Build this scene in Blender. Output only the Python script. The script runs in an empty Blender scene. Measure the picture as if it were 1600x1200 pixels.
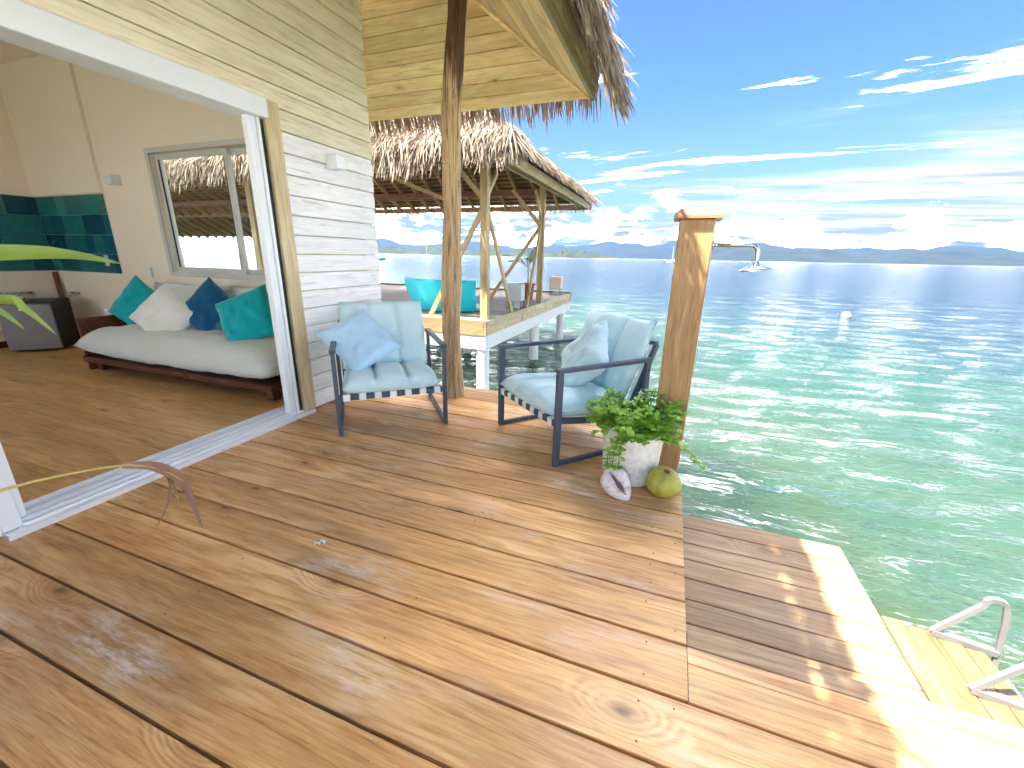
import bpy, bmesh, math, random
import numpy as np
from mathutils import Vector, Matrix, noise as mnoise
random.seed(7); rng = np.random.default_rng(11)
R = math.radians
S = bpy.context.scene
COL = S.collection

# ---------------------------------------------------------------- camera
CAM_H = 1.25
def cam_axes(yaw, pitch, roll):
    cy, sy, cp, sp = math.cos(yaw), math.sin(yaw), math.cos(pitch), math.sin(pitch)
    f = Vector((-sy*cp, cy*cp, sp)); r = Vector((cy, sy, 0)); u = r.cross(f)
    return r*math.cos(roll)+u*math.sin(roll), -r*math.sin(roll)+u*math.cos(roll), f
cam = bpy.data.cameras.new('camera'); camo = bpy.data.objects.new('camera', cam); COL.objects.link(camo)
cr, cu, cf = cam_axes(R(20.2), R(-17.1), R(1.15))
camo.matrix_world = Matrix(((cr.x, cu.x, -cf.x, 0), (cr.y, cu.y, -cf.y, 0), (cr.z, cu.z, -cf.z, CAM_H), (0, 0, 0, 1)))
cam.sensor_width = 36; cam.lens = 36*650/1600; cam.clip_start = 0.05; cam.clip_end = 80000
S.camera = camo

# ---------------------------------------------------------------- sky, sun, exposure
SUN_TRAVEL = Vector((0.48, 0.43, -1.0)).normalized()
SUN_EL = math.asin(-SUN_TRAVEL.z); SUN_AZ = math.atan2(-SUN_TRAVEL.x, -SUN_TRAVEL.y)
sun = bpy.data.lights.new('sun', 'SUN'); sun.energy = 2.0; sun.angle = R(0.6); sun.color = (1, .94, .84)
suno = bpy.data.objects.new('sun', sun); COL.objects.link(suno)
suno.rotation_euler = SUN_TRAVEL.to_track_quat('-Z', 'Y').to_euler(); suno.location = (-20, -15, 30)
S.view_settings.view_transform = 'Standard'; S.view_settings.look = 'None'
S.view_settings.exposure = 3.9; S.view_settings.gamma = 1.0; S.view_settings.use_curve_mapping = False
S.render.engine = 'CYCLES'
C = S.cycles
C.use_denoising = True; C.use_adaptive_sampling = True; C.adaptive_threshold = .025
C.max_bounces = 8; C.diffuse_bounces = 5; C.glossy_bounces = 4; C.transmission_bounces = 6; C.transparent_max_bounces = 12
C.volume_bounces = 0; C.caustics_reflective = True; C.blur_glossy = 1.0; C.caustics_refractive = False; C.sample_clamp_indirect = 6

class NT:
    """small node-graph helper"""
    def __init__(s, tree): s.t = tree; s.n = tree.nodes; s.l = tree.links
    def node(s, typ, **kw):
        nd = s.n.new(typ)
        for k, v in kw.items(): setattr(nd, k, v)
        return nd
    def link(s, a, b): s.l.new(a, b)
    def set(s, sock, v):
        if v is None: return
        if isinstance(v, bpy.types.NodeSocket): s.l.new(v, sock)
        else:
            if isinstance(v, tuple) and len(v) == 3 and sock.type == 'RGBA': v = (*v, 1)
            sock.default_value = v
    def math(s, op, a, b=None, c=None, clamp=False):
        nd = s.node('ShaderNodeMath', operation=op); nd.use_clamp = clamp
        s.set(nd.inputs[0], a); s.set(nd.inputs[1], b); s.set(nd.inputs[2], c); return nd.outputs[0]
    def vmath(s, op, a, b=None):
        nd = s.node('ShaderNodeVectorMath', operation=op); s.set(nd.inputs[0], a); s.set(nd.inputs[1], b); return nd.outputs[0]
    def mix(s, f, a, b, mode='MIX'):
        nd = s.node('ShaderNodeMix', data_type='RGBA', blend_type=mode); nd.clamp_factor = True
        s.set(nd.inputs[0], f); s.set(nd.inputs[6], a); s.set(nd.inputs[7], b); return nd.outputs[2]
    def noise(s, vec, scale, detail=3, rough=.55, dist=0.0, out=0):
        nd = s.node('ShaderNodeTexNoise'); s.set(nd.inputs['Vector'], vec); nd.inputs['Scale'].default_value = scale
        nd.inputs['Detail'].default_value = detail; nd.inputs['Roughness'].default_value = rough; nd.inputs['Distortion'].default_value = dist
        return nd.outputs[out]
    def ramp(s, f, pts):
        nd = s.node('ShaderNodeValToRGB'); e = nd.color_ramp.elements
        while len(e) < len(pts): e.new(.5)
        for el, (p, c) in zip(e, pts):
            el.position = p; el.color = (*c, 1) if not isinstance(c, (int, float)) else (c, c, c, 1)
        s.set(nd.inputs[0], f); return nd.outputs[0]
    def sstep(s, x, a, b):
        nd = s.node('ShaderNodeMapRange', interpolation_type='SMOOTHSTEP')
        s.set(nd.inputs[0], x); nd.inputs[1].default_value = a; nd.inputs[2].default_value = b; return nd.outputs[0]
    def scale(s, vec, v): return s.vmath('MULTIPLY', vec, v)
    def xyz(s, vec):
        nd = s.node('ShaderNodeSeparateXYZ'); s.set(nd.inputs[0], vec); return nd.outputs
    def comb(s, x, y, z):
        nd = s.node('ShaderNodeCombineXYZ')
        for i, v in enumerate((x, y, z)): s.set(nd.inputs[i], v)
        return nd.outputs[0]
    def bump(s, h, strength, dist, normal=None):
        nd = s.node('ShaderNodeBump'); nd.inputs['Strength'].default_value = strength; nd.inputs['Distance'].default_value = dist
        s.set(nd.inputs['Height'], h); s.set(nd.inputs['Normal'], normal); return nd.outputs[0]

W = bpy.data.worlds.new('World'); S.world = W; W.use_nodes = True
w = NT(W.node_tree); W.node_tree.nodes.clear()
sky = w.node('ShaderNodeTexSky', sky_type='NISHITA'); sky.sun_disc = False
sky.sun_elevation = SUN_EL; sky.sun_rotation = SUN_AZ; sky.air_density = 1.0; sky.dust_density = 1.0; sky.ozone_density = 1.6
D = w.node('ShaderNodeTexCoord').outputs['Generated']
dx, dy, dz = w.xyz(D)
zc = w.math('MAXIMUM', dz, 0.0)
inv = w.math('DIVIDE', 1.0, w.math('ADD', zc, .06))
plane = w.comb(w.math('MULTIPLY', dx, inv), w.math('MULTIPLY', dy, inv), 0.0)
# high streaky cloud sheets, thicker over the open sea to the east (+X)
rot = w.node('ShaderNodeMapping'); rot.inputs['Rotation'].default_value = (0, 0, R(-35)); rot.inputs['Scale'].default_value = (.30, 1.15, 1); w.link(plane, rot.inputs['Vector'])
cir = w.noise(rot.outputs[0], 1.0, 6, .62, .5)
big = w.noise(plane, .22, 3, .5)
bias = w.math('SUBTRACT', w.math('MULTIPLY', dx, .40), w.math('MULTIPLY', zc, 1.30))
cirf = w.math('ADD', w.math('ADD', cir, w.math('MULTIPLY', big, .35)), bias)
cirm = w.math('MULTIPLY', w.sstep(cirf, .46, .80), .94)
# small puffs
puff = w.math('POWER', w.sstep(w.noise(w.vmath('ADD', w.scale(rot.outputs[0], (1.6, .75, 1)), (5.5, 12.9, 0)), 1.55, 6, .68, .6), .555, .78), 2.0)
# cumulus bank along the horizon
cu_co = w.scale(D, (1, 1, 2.1))
cun = w.noise(cu_co, 7.5, 7, .62)
cub = w.noise(w.scale(D, (1, 1, .3)), 2.6, 3, .5)
ctop = w.math('SUBTRACT', w.math('MULTIPLY', cub, .20), w.math('MULTIPLY_ADD', w.math('MAXIMUM', dx, -.3), .075, .012))
cgap = w.sstep(w.noise(w.scale(D, (1, 1, 3.5)), 5.0, 5, .62), .41, .50)
cum = w.math('MULTIPLY', cgap, w.sstep(w.math('SUBTRACT', w.math('ADD', w.math('MULTIPLY', cun, .26), ctop), w.math('ADD', zc, .13)), -.004, .014))
haze_lo = w.sstep(zc, .30, .0)
skyc = w.mix(1.0, sky.outputs[0], (.132, .196, .262), 'MULTIPLY')
skyc = w.mix(w.math('MULTIPLY', haze_lo, .55), skyc, (.66, .84, 1.03))
shade = w.sstep(w.noise(w.scale(D, (1, 1, 3)), 7, 5, .62), .40, .70)
cumc = w.mix(shade, (.62, .69, .82), (56, 54.5, 53))
cirshade = w.sstep(w.noise(rot.outputs[0], 1.7, 3, .6), .35, .7)
circ = w.mix(cirshade, (.64, .68, .83), (2.1, 2.1, 2.1))
c1 = w.mix(cirm, skyc, circ); c1 = w.mix(puff, c1, (360, 345, 328)); c1 = w.mix(cum, c1, cumc)
W.cycles.sampling_method = 'MANUAL'; W.cycles.sample_map_resolution = 2048
bg = w.node('ShaderNodeBackground'); bg.inputs['Strength'].default_value = .075
w.link(c1, bg.inputs['Color']); wo = w.node('ShaderNodeOutputWorld'); w.link(bg.outputs[0], wo.inputs[0])

# ---------------------------------------------------------------- materials
def new_mat(name):
    m = bpy.data.materials.new(name); m.use_nodes = True; m.node_tree.nodes.clear()
    n = NT(m.node_tree); p = n.node('ShaderNodeBsdfPrincipled'); o = n.node('ShaderNodeOutputMaterial'); n.link(p.outputs[0], o.inputs[0])
    return m, n, p
def plain(name, col, rough=.5, metal=0.0, var=.12, nscale=30, bump=.0, bdist=.002, spec=.5, coat=0.0, trans=0.0):
    m, n, p = new_mat(name)
    tc = n.node('ShaderNodeTexCoord').outputs['Object']
    nz = n.noise(tc, nscale, 5, .6); lo = n.noise(tc, nscale*.08, 3)
    v = n.math('MULTIPLY_ADD', n.math('ADD', nz, lo), var, 1-var)
    n.set(p.inputs['Base Color'], n.mix(1.0, col, n.comb(v, v, v), 'MULTIPLY'))
    n.set(p.inputs['Roughness'], n.math('MULTIPLY_ADD', lo, .25, rough-.12)); p.inputs['Metallic'].default_value = metal
    p.inputs['Specular IOR Level'].default_value = spec
    if bump: n.set(p.inputs['Normal'], n.bump(nz, bump, bdist))
    if coat: p.inputs['Coat Weight'].default_value = coat
    return m
AX = {'X': (0, 1, 2), 'Y': (1, 0, 2), 'Z': (2, 0, 1)}
def wood(name, dark, mid, light, axis='X', rough=.5, var=.35, rings=26.0, knots=1.0, knotcol=None, scuff=0.0, scuffcol=(.75, .68, .6), red=0.0, redcol=(.32, .10, .05), bump=.35, spec=.5, stain=0.0, staincol=(.1, .06, .03), fine=1.0, blotch=.3):
    """plank wood: long grain, cathedral figure bent round knots, board to board variation"""
    m, n, p = new_mat(name)
    tc = n.node('ShaderNodeTexCoord').outputs['Object']; oi = n.node('ShaderNodeObjectInfo')
    c = n.xyz(tc); a = [c[i] for i in AX[axis]]
    rnd = oi.outputs['Random']
    P = n.vmath('ADD', n.comb(*a), n.comb(n.math('MULTIPLY', rnd, 91.0), n.math('MULTIPLY', rnd, 57.0), n.math('MULTIPLY', rnd, 33.0)))
    low = n.noise(n.scale(P, (.9, 5, 5)), 1.0, 3, .5)
    vo = n.node('ShaderNodeTexVoronoi', voronoi_dimensions='2D'); vo.inputs['Scale'].default_value = 1.0; n.link(n.scale(P, (1.9, 4.6, 2.0)), vo.inputs['Vector'])
    kd = vo.outputs['Distance']
    kz = n.xyz(vo.outputs['Color'])[0]
    kon = n.math('GREATER_THAN', kz, 1-.21*knots)
    kinf = n.math('MULTIPLY', n.sstep(kd, .42, .02), kon)
    px, py, pz = n.xyz(P)
    ring = n.math('ADD', n.math('ADD', n.math('MULTIPLY', py, rings), n.math('MULTIPLY', low, 16.0)), n.math('MULTIPLY', kinf, 9.0))
    ringw = n.math('MULTIPLY_ADD', n.math('SINE', n.math('MULTIPLY', ring, 3.1)), .5, .5)
    bend = n.math('ADD', py, n.math('ADD', n.math('MULTIPLY', low, .055), n.math('MULTIPLY', kinf, .022)))
    G = n.comb(px, bend, pz)
    rmask = n.math('ADD', n.math('MULTIPLY', n.sstep(n.noise(n.scale(P, (1.1, 4, 4)), 1.1, 2), .45, .65), .8), .2)
    grain = n.noise(n.scale(G, (3.2, 80, 60)), 1.0, 3, .65)
    g2 = n.noise(n.scale(G, (13, 330, 200)), 1.0, 2, .5)
    f = n.math('ADD', n.math('MULTIPLY', n.math('MULTIPLY', ringw, rmask), .24), n.math('ADD', n.math('MULTIPLY', grain, .55*fine), n.math('MULTIPLY', g2, .34*fine)))
    col = n.ramp(f, [(.27, dark), (.43, mid), (.63, light)])
    bl = n.noise(n.scale(P, (1.6, 6, 6)), 1.0, 4, .6)
    bv = n.math('MULTIPLY_ADD', bl, blotch*2, 1-blotch)
    bb = n.math('MULTIPLY_ADD', rnd, var*2, 1-var)
    v = n.math('MULTIPLY', bv, bb); col = n.mix(1.0, col, n.comb(v, v, v), 'MULTIPLY')
    if red: col = n.mix(n.math('MULTIPLY', n.sstep(n.noise(n.scale(P, (.7, 5, 5)), 1.3, 3), .5, .72), red), col, redcol)
    if stain: col = n.mix(n.math('MULTIPLY', n.sstep(n.noise(n.scale(P, (1.5, 8, 8)), .9, 3, .65), .5, .75), stain), col, staincol)
    chk = n.sstep(n.noise(n.scale(G, (1.1, 120, 40)), 1.0, 2, .5), .66, .72); col = n.mix(n.math('MULTIPLY', chk, .45), col, tuple(q*.55 for q in dark))
    kc = knotcol or tuple(x*.35 for x in dark)
    wob = n.noise(n.scale(P, (9, 22, 9)), 1.0, 2)
    kcore = n.math('MULTIPLY', n.sstep(n.math('ADD', kd, n.math('MULTIPLY', wob, .14)), .135, .075), kon)
    khalo = n.math('MULTIPLY', n.sstep(n.math('ADD', kd, n.math('MULTIPLY', wob, .2)), .33, .12), kon)
    col = n.mix(n.math('MULTIPLY', khalo, .55), col, dark); col = n.mix(n.math('MULTIPLY', kcore, .75), col, kc)
    rg = n.math('MULTIPLY_ADD', bl, .3, rough-.15)
    if scuff:
        gp = n.node('ShaderNodeNewGeometry').outputs['Position']
        gq = n.comb(*[n.xyz(gp)[i] for i in AX[axis]])
        s1 = n.noise(n.scale(gq, (1.1, 2.4, 2)), 1.35, 2, .5); s2 = n.noise(n.scale(gq, (6, 34, 34)), 1.0, 4, .75)
        sm = n.math('MULTIPLY', n.sstep(s1, .50, .75), n.sstep(s2, .38, .68))
        spk = n.sstep(n.noise(gq, 38, 3, .6), .70, .77)
        sm = n.math('MULTIPLY', n.math('MAXIMUM', sm, n.math('MULTIPLY', spk, .5)), scuff)
        col = n.mix(sm, col, scuffcol); rg = n.math('ADD', rg, n.math('MULTIPLY', sm, .3))
    n.set(p.inputs['Base Color'], col); n.set(p.inputs['Roughness'], rg); p.inputs['Specular IOR Level'].default_value = spec
    n.set(p.inputs['Normal'], n.bump(n.math('SUBTRACT', n.math('ADD', grain, n.math('MULTIPLY', ringw, .3)), kcore), bump, .0016))
    return m
def island(name, cols, rough=.7, trans=.0, spec=.3, blot=0.0):
    """per-strand / per-leaf colour variation"""
    m, n, p = new_mat(name)
    ge = n.node('ShaderNodeNewGeometry'); col = n.ramp(ge.outputs['Random Per Island'], cols)
    tc = n.node('ShaderNodeTexCoord').outputs['Object']; nz = n.noise(tc, 9, 4)
    v = n.math('MULTIPLY_ADD', nz, .5, .75); col = n.mix(1.0, col, n.comb(v, v, v), 'MULTIPLY')
    n.set(p.inputs['Base Color'], col); p.inputs['Roughness'].default_value = rough; p.inputs['Specular IOR Level'].default_value = spec
    if trans:
        t = n.node('ShaderNodeBsdfTranslucent'); n.set(t.inputs[0], col); mx = n.node('ShaderNodeMixShader'); mx.inputs[0].default_value = trans
        n.link(p.outputs[0], mx.inputs[1]); n.link(t.outputs[0], mx.inputs[2])
        n.link(mx.outputs[0], [x for x in n.n if x.type == 'OUTPUT_MATERIAL'][0].inputs[0])
    return m
def fabric(name, col, var=.08, weave=900, rough=.85):
    m, n, p = new_mat(name)
    tc = n.node('ShaderNodeTexCoord').outputs['Object']
    lo = n.noise(tc, 6, 4); hi = n.noise(tc, weave*.4, 2)
    v = n.math('ADD', n.math('MULTIPLY_ADD', lo, var*2, 1-var), n.math('MULTIPLY_ADD', hi, .12, -.06))
    n.set(p.inputs['Base Color'], n.mix(1.0, col, n.comb(v, v, v), 'MULTIPLY')); p.inputs['Roughness'].default_value = rough
    p.inputs['Sheen Weight'].default_value = .25; p.inputs['Specular IOR Level'].default_value = .25
    wr = n.noise(tc, 16, 4, .55, .8)
    n.set(p.inputs['Normal'], n.bump(hi, .25, .0008, n.bump(wr, .6, .011)))
    return m
M = {}
M['deck'] = wood('deck_wood', (.33, .14, .042), (.63, .325, .11), (.80, .50, .215), rough=.40, spec=.36, var=.30, rings=26, scuff=.8, scuffcol=(.84, .76, .66), red=.45, redcol=(.52, .22, .085), stain=.46, staincol=(.25, .115, .05), blotch=.27)
M['deck_y'] = wood('deck_wood_across', (.12, .06, .026), (.20, .11, .05), (.28, .17, .085), axis='Y', rough=.42, var=.15, scuff=.4)
M['deck_low'] = wood('weathered_step_wood', (.20, .105, .046), (.40, .235, .112), (.53, .34, .18), rough=.5, spec=.3, var=.12, rings=26, scuff=.45, scuffcol=(.45, .36, .28), red=.4, redcol=(.22, .10, .065), stain=.3, staincol=(.13, .075, .045), blotch=.2)
M['floor'] = wood('floor_wood', (.34, .16, .055), (.62, .335, .125), (.74, .46, .20), rough=.42, var=.10, rings=24, stain=.35, staincol=(.10, .045, .015), knots=.8)
M['soffit_x'] = wood('soffit_wood', (.56, .31, .11), (.85, .58, .255), (.90, .71, .38), axis='X', rough=.6, var=.16, rings=22, red=.45, redcol=(.60, .27, .11), stain=.35, staincol=(.40, .25, .10), knotcol=(.07, .03, .012))
M['soffit_y'] = wood('soffit_wood_along', (.52, .29, .11), (.80, .54, .24), (.88, .68, .36), axis='Y', rough=.6, var=.16, rings=22, red=.5, redcol=(.55, .28, .13), stain=.35, staincol=(.38, .25, .11), knotcol=(.10, .045, .02))
M['side_white'] = wood('whitewashed_siding', (.60, .60, .58), (.80, .80, .79), (.88, .88, .87), axis='Y', rough=.6, var=.05, rings=18, knots=.5, knotcol=(.45, .42, .36), stain=.22, staincol=(.5, .5, .48), bump=.5, blotch=.08)
M['side_tan'] = wood('weathered_siding', (.52, .44, .28), (.76, .68, .48), (.85, .79, .61), axis='Y', rough=.65, var=.13, rings=20, knots=.5, knotcol=(.13, .08, .03), stain=.35, staincol=(.40, .32, .19), bump=.5, blotch=.16)
M['trim'] = wood('trim_wood', (.30, .23, .11), (.50, .40, .22), (.60, .51, .31), axis='Z', rough=.6, var=.1)
M['fascia'] = wood('fascia_wood', (.17, .12, .05), (.32, .235, .10), (.42, .32, .16), axis='Y', rough=.6, var=.2)
M['pav_z'] = wood('pavilion_post_wood', (.22, .14, .05), (.38, .26, .11), (.50, .36, .17), axis='Z', rough=.55, var=.15, knots=.6)
M['pav_x'] = wood('pavilion_beam_wood', (.15, .085, .03), (.26, .165, .065), (.36, .24, .11), axis='X', rough=.55, var=.18, knots=.8)
M['pav_y'] = wood('pavilion_edge_wood', (.20, .15, .07), (.40, .32, .17), (.54, .45, .26), axis='Y', rough=.6, var=.15)
M['rafter'] = wood('rafter_wood', (.20, .10, .035), (.36, .20, .075), (.46, .28, .12), axis='Y', rough=.6, var=.15, knots=.4)
M['redbeam'] = wood('red_beam_wood', (.08, .02, .01), (.16, .045, .02), (.22, .07, .03), axis='X', rough=.5, var=.1, knots=.3)
M['pavdeck'] = wood('weathered_deck_wood', (.34, .24, .165), (.52, .39, .28), (.64, .51, .38), axis='X', rough=.6, var=.2, rings=20)
M['shower'] = wood('shower_post_wood', (.17, .08, .026), (.34, .195, .072), (.47, .30, .13), axis='Z', rough=.5, var=.05, rings=16, knots=.55, red=.35, redcol=(.25, .11, .035), knotcol=(.05, .02, .008), stain=.45, staincol=(.15, .075, .025), blotch=.24)
M['cap'] = wood('cap_wood', (.20, .07, .03), (.30, .115, .05), (.40, .17, .08), rough=.45, var=.05, rings=50, knots=.0, fine=1.4)
M['mahog'] = wood('dark_red_wood', (.035, .009, .005), (.085, .022, .011), (.13, .04, .02), axis='X', rough=.32, var=.1, knots=.1, blotch=.15)
M['wall_in'] = plain('interior_plaster', (.90, .81, .69), .85, var=.03, nscale=60, bump=.15, bdist=.001)
M['white'] = plain('white_aluminium', (.80, .84, .86), .35, var=.03)
M['greyframe'] = plain('grey_aluminium', (.60, .60, .57), .4, var=.05)
M['dark'] = plain('dark_rubber', (.015, .015, .017), .6)
M['alu'] = plain('brushed_aluminium', (.84, .86, .88), .35, .25, var=.08, nscale=60)
M['steel'] = plain('chrome', (.50, .52, .55), .16, 1.0, var=.03)
M['ladder'] = plain('ladder_aluminium', (.20, .20, .197), .4, .25, var=.12, nscale=40)
M['frame'] = plain('charcoal_metal', (.060, .085, .115), .45, .0, var=.10, nscale=120, bump=.1, bdist=.0005)
M['strap_w'] = fabric('white_webbing', (.80, .80, .78))
M['cush'] = fabric('pale_aqua_fabric', (.58, .77, .79))
M['cush2'] = fabric('pale_blue_fabric', (.46, .68, .84))
M['cush3'] = fabric('grey_aqua_fabric', (.55, .73, .76))
M['teal'] = fabric('teal_fabric', (.0, .42, .47)); M['blue'] = fabric('blue_fabric', (.005, .10, .24)); M['cream'] = fabric('cream_fabric', (.80, .79, .77)); M['mattress'] = fabric('grey_green_fabric', (.66, .70, .66))
M['petrol'] = fabric('petrol_fabric', (.06, .23, .27))
M['turq'] = plain('turquoise_plastic', (.0, .50, .62), .45, var=.04)
M['concrete'] = plain('white_concrete', (.66, .67, .65), .8, var=.2, nscale=9, bump=.3, bdist=.004)
M['terra'] = plain('terracotta', (.36, .10, .045), .7, var=.15)
M['soil'] = plain('soil', (.05, .035, .025), .95, var=.3, nscale=60, bump=.6, bdist=.006)
M['lampgrey'] = plain('grey_lamp_shade', (.42, .46, .45), .6); M['lampbeige'] = plain('beige_lamp_shade', (.60, .45, .34), .6)
M['coconut'] = None
M['scrap'] = plain('paper_white', (.8, .78, .74), .8)
M['boat'] = plain('boat_gelcoat', (.82, .83, .82), .35); M['boatgreen'] = plain('boat_green', (.06, .33, .27), .4); M['mast'] = plain('mast_metal', (.7, .72, .74), .4)
M['buoy'] = plain('buoy_plastic', (.82, .78, .72), .5)
M['fridge'] = plain('fridge_steel', (.16, .15, .145), .38, .4, var=.06); M['black'] = plain('black_plastic', (.012, .012, .014), .45)
M['pipe'] = plain('brown_pipe', (.16, .055, .03), .5)
M['thatch'] = island('dry_palm_thatch', [(.0, (.17, .115, .075)), (.35, (.28, .22, .16)), (.7, (.36, .30, .235)), (1, (.23, .155, .10))], .75, .12)
M['thatch_in'] = island('thatch_fringe', [(.0, (.26, .13, .07)), (.4, (.38, .22, .13)), (.75, (.46, .33, .24)), (1, (.54, .44, .36))], .75, .4)
M['thatch_r'] = island('grey_thatch', [(.0, (.25, .19, .13)), (.4, (.38, .30, .22)), (.8, (.46, .37, .28)), (1, (.30, .22, .15))], .8, .12)
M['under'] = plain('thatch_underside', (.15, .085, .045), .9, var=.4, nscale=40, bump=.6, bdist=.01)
M['leaf'] = island('herb_leaf', [(.0, (.20, .42, .03)), (.45, (.32, .57, .05)), (.8, (.46, .68, .10)), (1, (.15, .34, .03))], .42, .25, .5)
M['palm'] = island('palm_leaf', [(.0, (.19, .29, .035)), (1, (.27, .36, .055))], .4, .25, .5)
M['palmdry'] = island('dry_palm_leaf', [(.0, (.26, .155, .10)), (1, (.34, .20, .13))], .6, .2)
M['palmyel'] = plain('yellow_stalk', (.55, .42, .12), .5)
M['stem'] = plain('green_stem', (.10, .19, .03), .6)

def glass_mat():
    m, n, p = new_mat('window_glass')
    t = n.node('ShaderNodeBsdfTransparent'); t.inputs[0].default_value = (.95, .97, .96, 1)
    g = n.node('ShaderNodeBsdfGlossy'); g.inputs['Roughness'].default_value = .01
    lw = n.node('ShaderNodeLayerWeight'); lw.inputs[0].default_value = .5
    fac = n.math('MULTIPLY_ADD', n.math('POWER', lw.outputs['Facing'], 5.0), .5, .035)
    mx = n.node('ShaderNodeMixShader'); n.link(fac, mx.inputs[0]); n.link(t.outputs[0], mx.inputs[1]); n.link(g.outputs[0], mx.inputs[2])
    n.link(mx.outputs[0], [x for x in n.n if x.type == 'OUTPUT_MATERIAL'][0].inputs[0]); return m
M['glass'] = glass_mat()
def coconut_mat():
    m, n, p = new_mat('green_coconut')
    tc = n.node('ShaderNodeTexCoord').outputs['Object']; x, y, z = n.xyz(tc)
    f = n.noise(n.scale(tc, (1, 1, .35)), 26, 5, .6); lo = n.noise(tc, 9, 3)
    col = n.ramp(n.math('ADD', n.math('MULTIPLY', f, .5), n.math('MULTIPLY', lo, .5)), [(.3, (.20, .17, .018)), (.5, (.40, .37, .05)), (.75, (.52, .47, .10))])
    sp = n.sstep(n.noise(tc, 55, 4, .7), .63, .72); col = n.mix(n.math('MULTIPLY', sp, .6), col, (.14, .08, .03))
    n.set(p.inputs['Base Color'], col); p.inputs['Roughness'].default_value = .42; return m
M['coconut'] = coconut_mat()
def pot_mat():
    m, n, p = new_mat('pitted_white_concrete')
    tc = n.node('ShaderNodeTexCoord').outputs['Object']
    f = n.noise(tc, 34, 5, .65); pit = n.sstep(n.noise(tc, 85, 4, .7), .62, .70); patch = n.sstep(n.noise(tc, 5, 3), .42, .62)
    col = n.ramp(f, [(.3, (.60, .57, .50)), (.55, (.74, .72, .67)), (.8, (.80, .79, .76))])
    pm = n.math('MULTIPLY', pit, n.math('MULTIPLY_ADD', patch, .75, .15)); col = n.mix(pm, col, (.17, .14, .10))
    n.set(p.inputs['Base Color'], col); p.inputs['Roughness'].default_value = .85
    n.set(p.inputs['Normal'], n.bump(n.math('SUBTRACT', f, pm), .6, .006)); return m
M['pot'] = pot_mat()
def trunk_mat():
    m, n, p = new_mat('stripped_trunk_wood')
    tc = n.node('ShaderNodeTexCoord').outputs['Object']; x, y, z = n.xyz(tc)
    an = n.math('ARCTAN2', y, x)
    cyl = n.comb(n.math('SINE', an), n.math('COSINE', an), n.math('MULTIPLY', z, 1.5))
    g1 = n.noise(n.scale(cyl, (4.5, 4.5, 1.5)), 1.3, 5, .68, 1.2); g2 = n.noise(n.scale(cyl, (26, 26, 3)), 1.3, 4, .6)
    col = n.ramp(n.math('ADD', n.math('MULTIPLY', g1, .65), n.math('MULTIPLY', g2, .35)), [(.38, (.10, .04, .014)), (.44, (.46, .25, .10)), (.50, (.78, .53, .26)), (.68, (.86, .70, .46))])
    pocket = n.sstep(n.noise(n.scale(cyl, (5, 5, 2.2)), 1.7, 4, .7), .60, .66); col = n.mix(n.math('MULTIPLY', pocket, .85), col, (.085, .035, .013))
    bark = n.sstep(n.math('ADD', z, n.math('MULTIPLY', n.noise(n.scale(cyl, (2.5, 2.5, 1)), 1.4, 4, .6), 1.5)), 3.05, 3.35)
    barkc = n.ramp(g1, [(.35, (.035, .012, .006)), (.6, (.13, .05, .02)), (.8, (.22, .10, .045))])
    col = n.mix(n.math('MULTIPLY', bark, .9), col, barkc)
    n.set(p.inputs['Base Color'], col); p.inputs['Roughness'].default_value = .62
    n.set(p.inputs['Normal'], n.bump(n.math('SUBTRACT', n.math('ADD', g1, n.math('MULTIPLY', g2, .5)), n.math('MULTIPLY', pocket, 1.5)), 1.0, .022)); return m
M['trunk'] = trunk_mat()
def tile_mat():
    m, n, p = new_mat('teal_tile')
    oi = n.node('ShaderNodeObjectInfo'); tc = n.node('ShaderNodeTexCoord').outputs['Object']
    P = n.vmath('ADD', tc, n.comb(n.math('MULTIPLY', oi.outputs['Random'], 40), 0.0, 0.0))
    col = n.ramp(oi.outputs['Random'], [(.0, (.0, .045, .10)), (.3, (.005, .115, .16)), (.6, (.02, .19, .20)), (.85, (.0, .09, .15)), (1, (.05, .23, .21))])
    nz = n.noise(P, 14, 5, .65); v = n.math('MULTIPLY_ADD', nz, 1.1, .45); col = n.mix(1.0, col, n.comb(v, v, v), 'MULTIPLY')
    n.set(p.inputs['Base Color'], col); p.inputs['Roughness'].default_value = .25; return m
M['tile'] = tile_mat()

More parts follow.
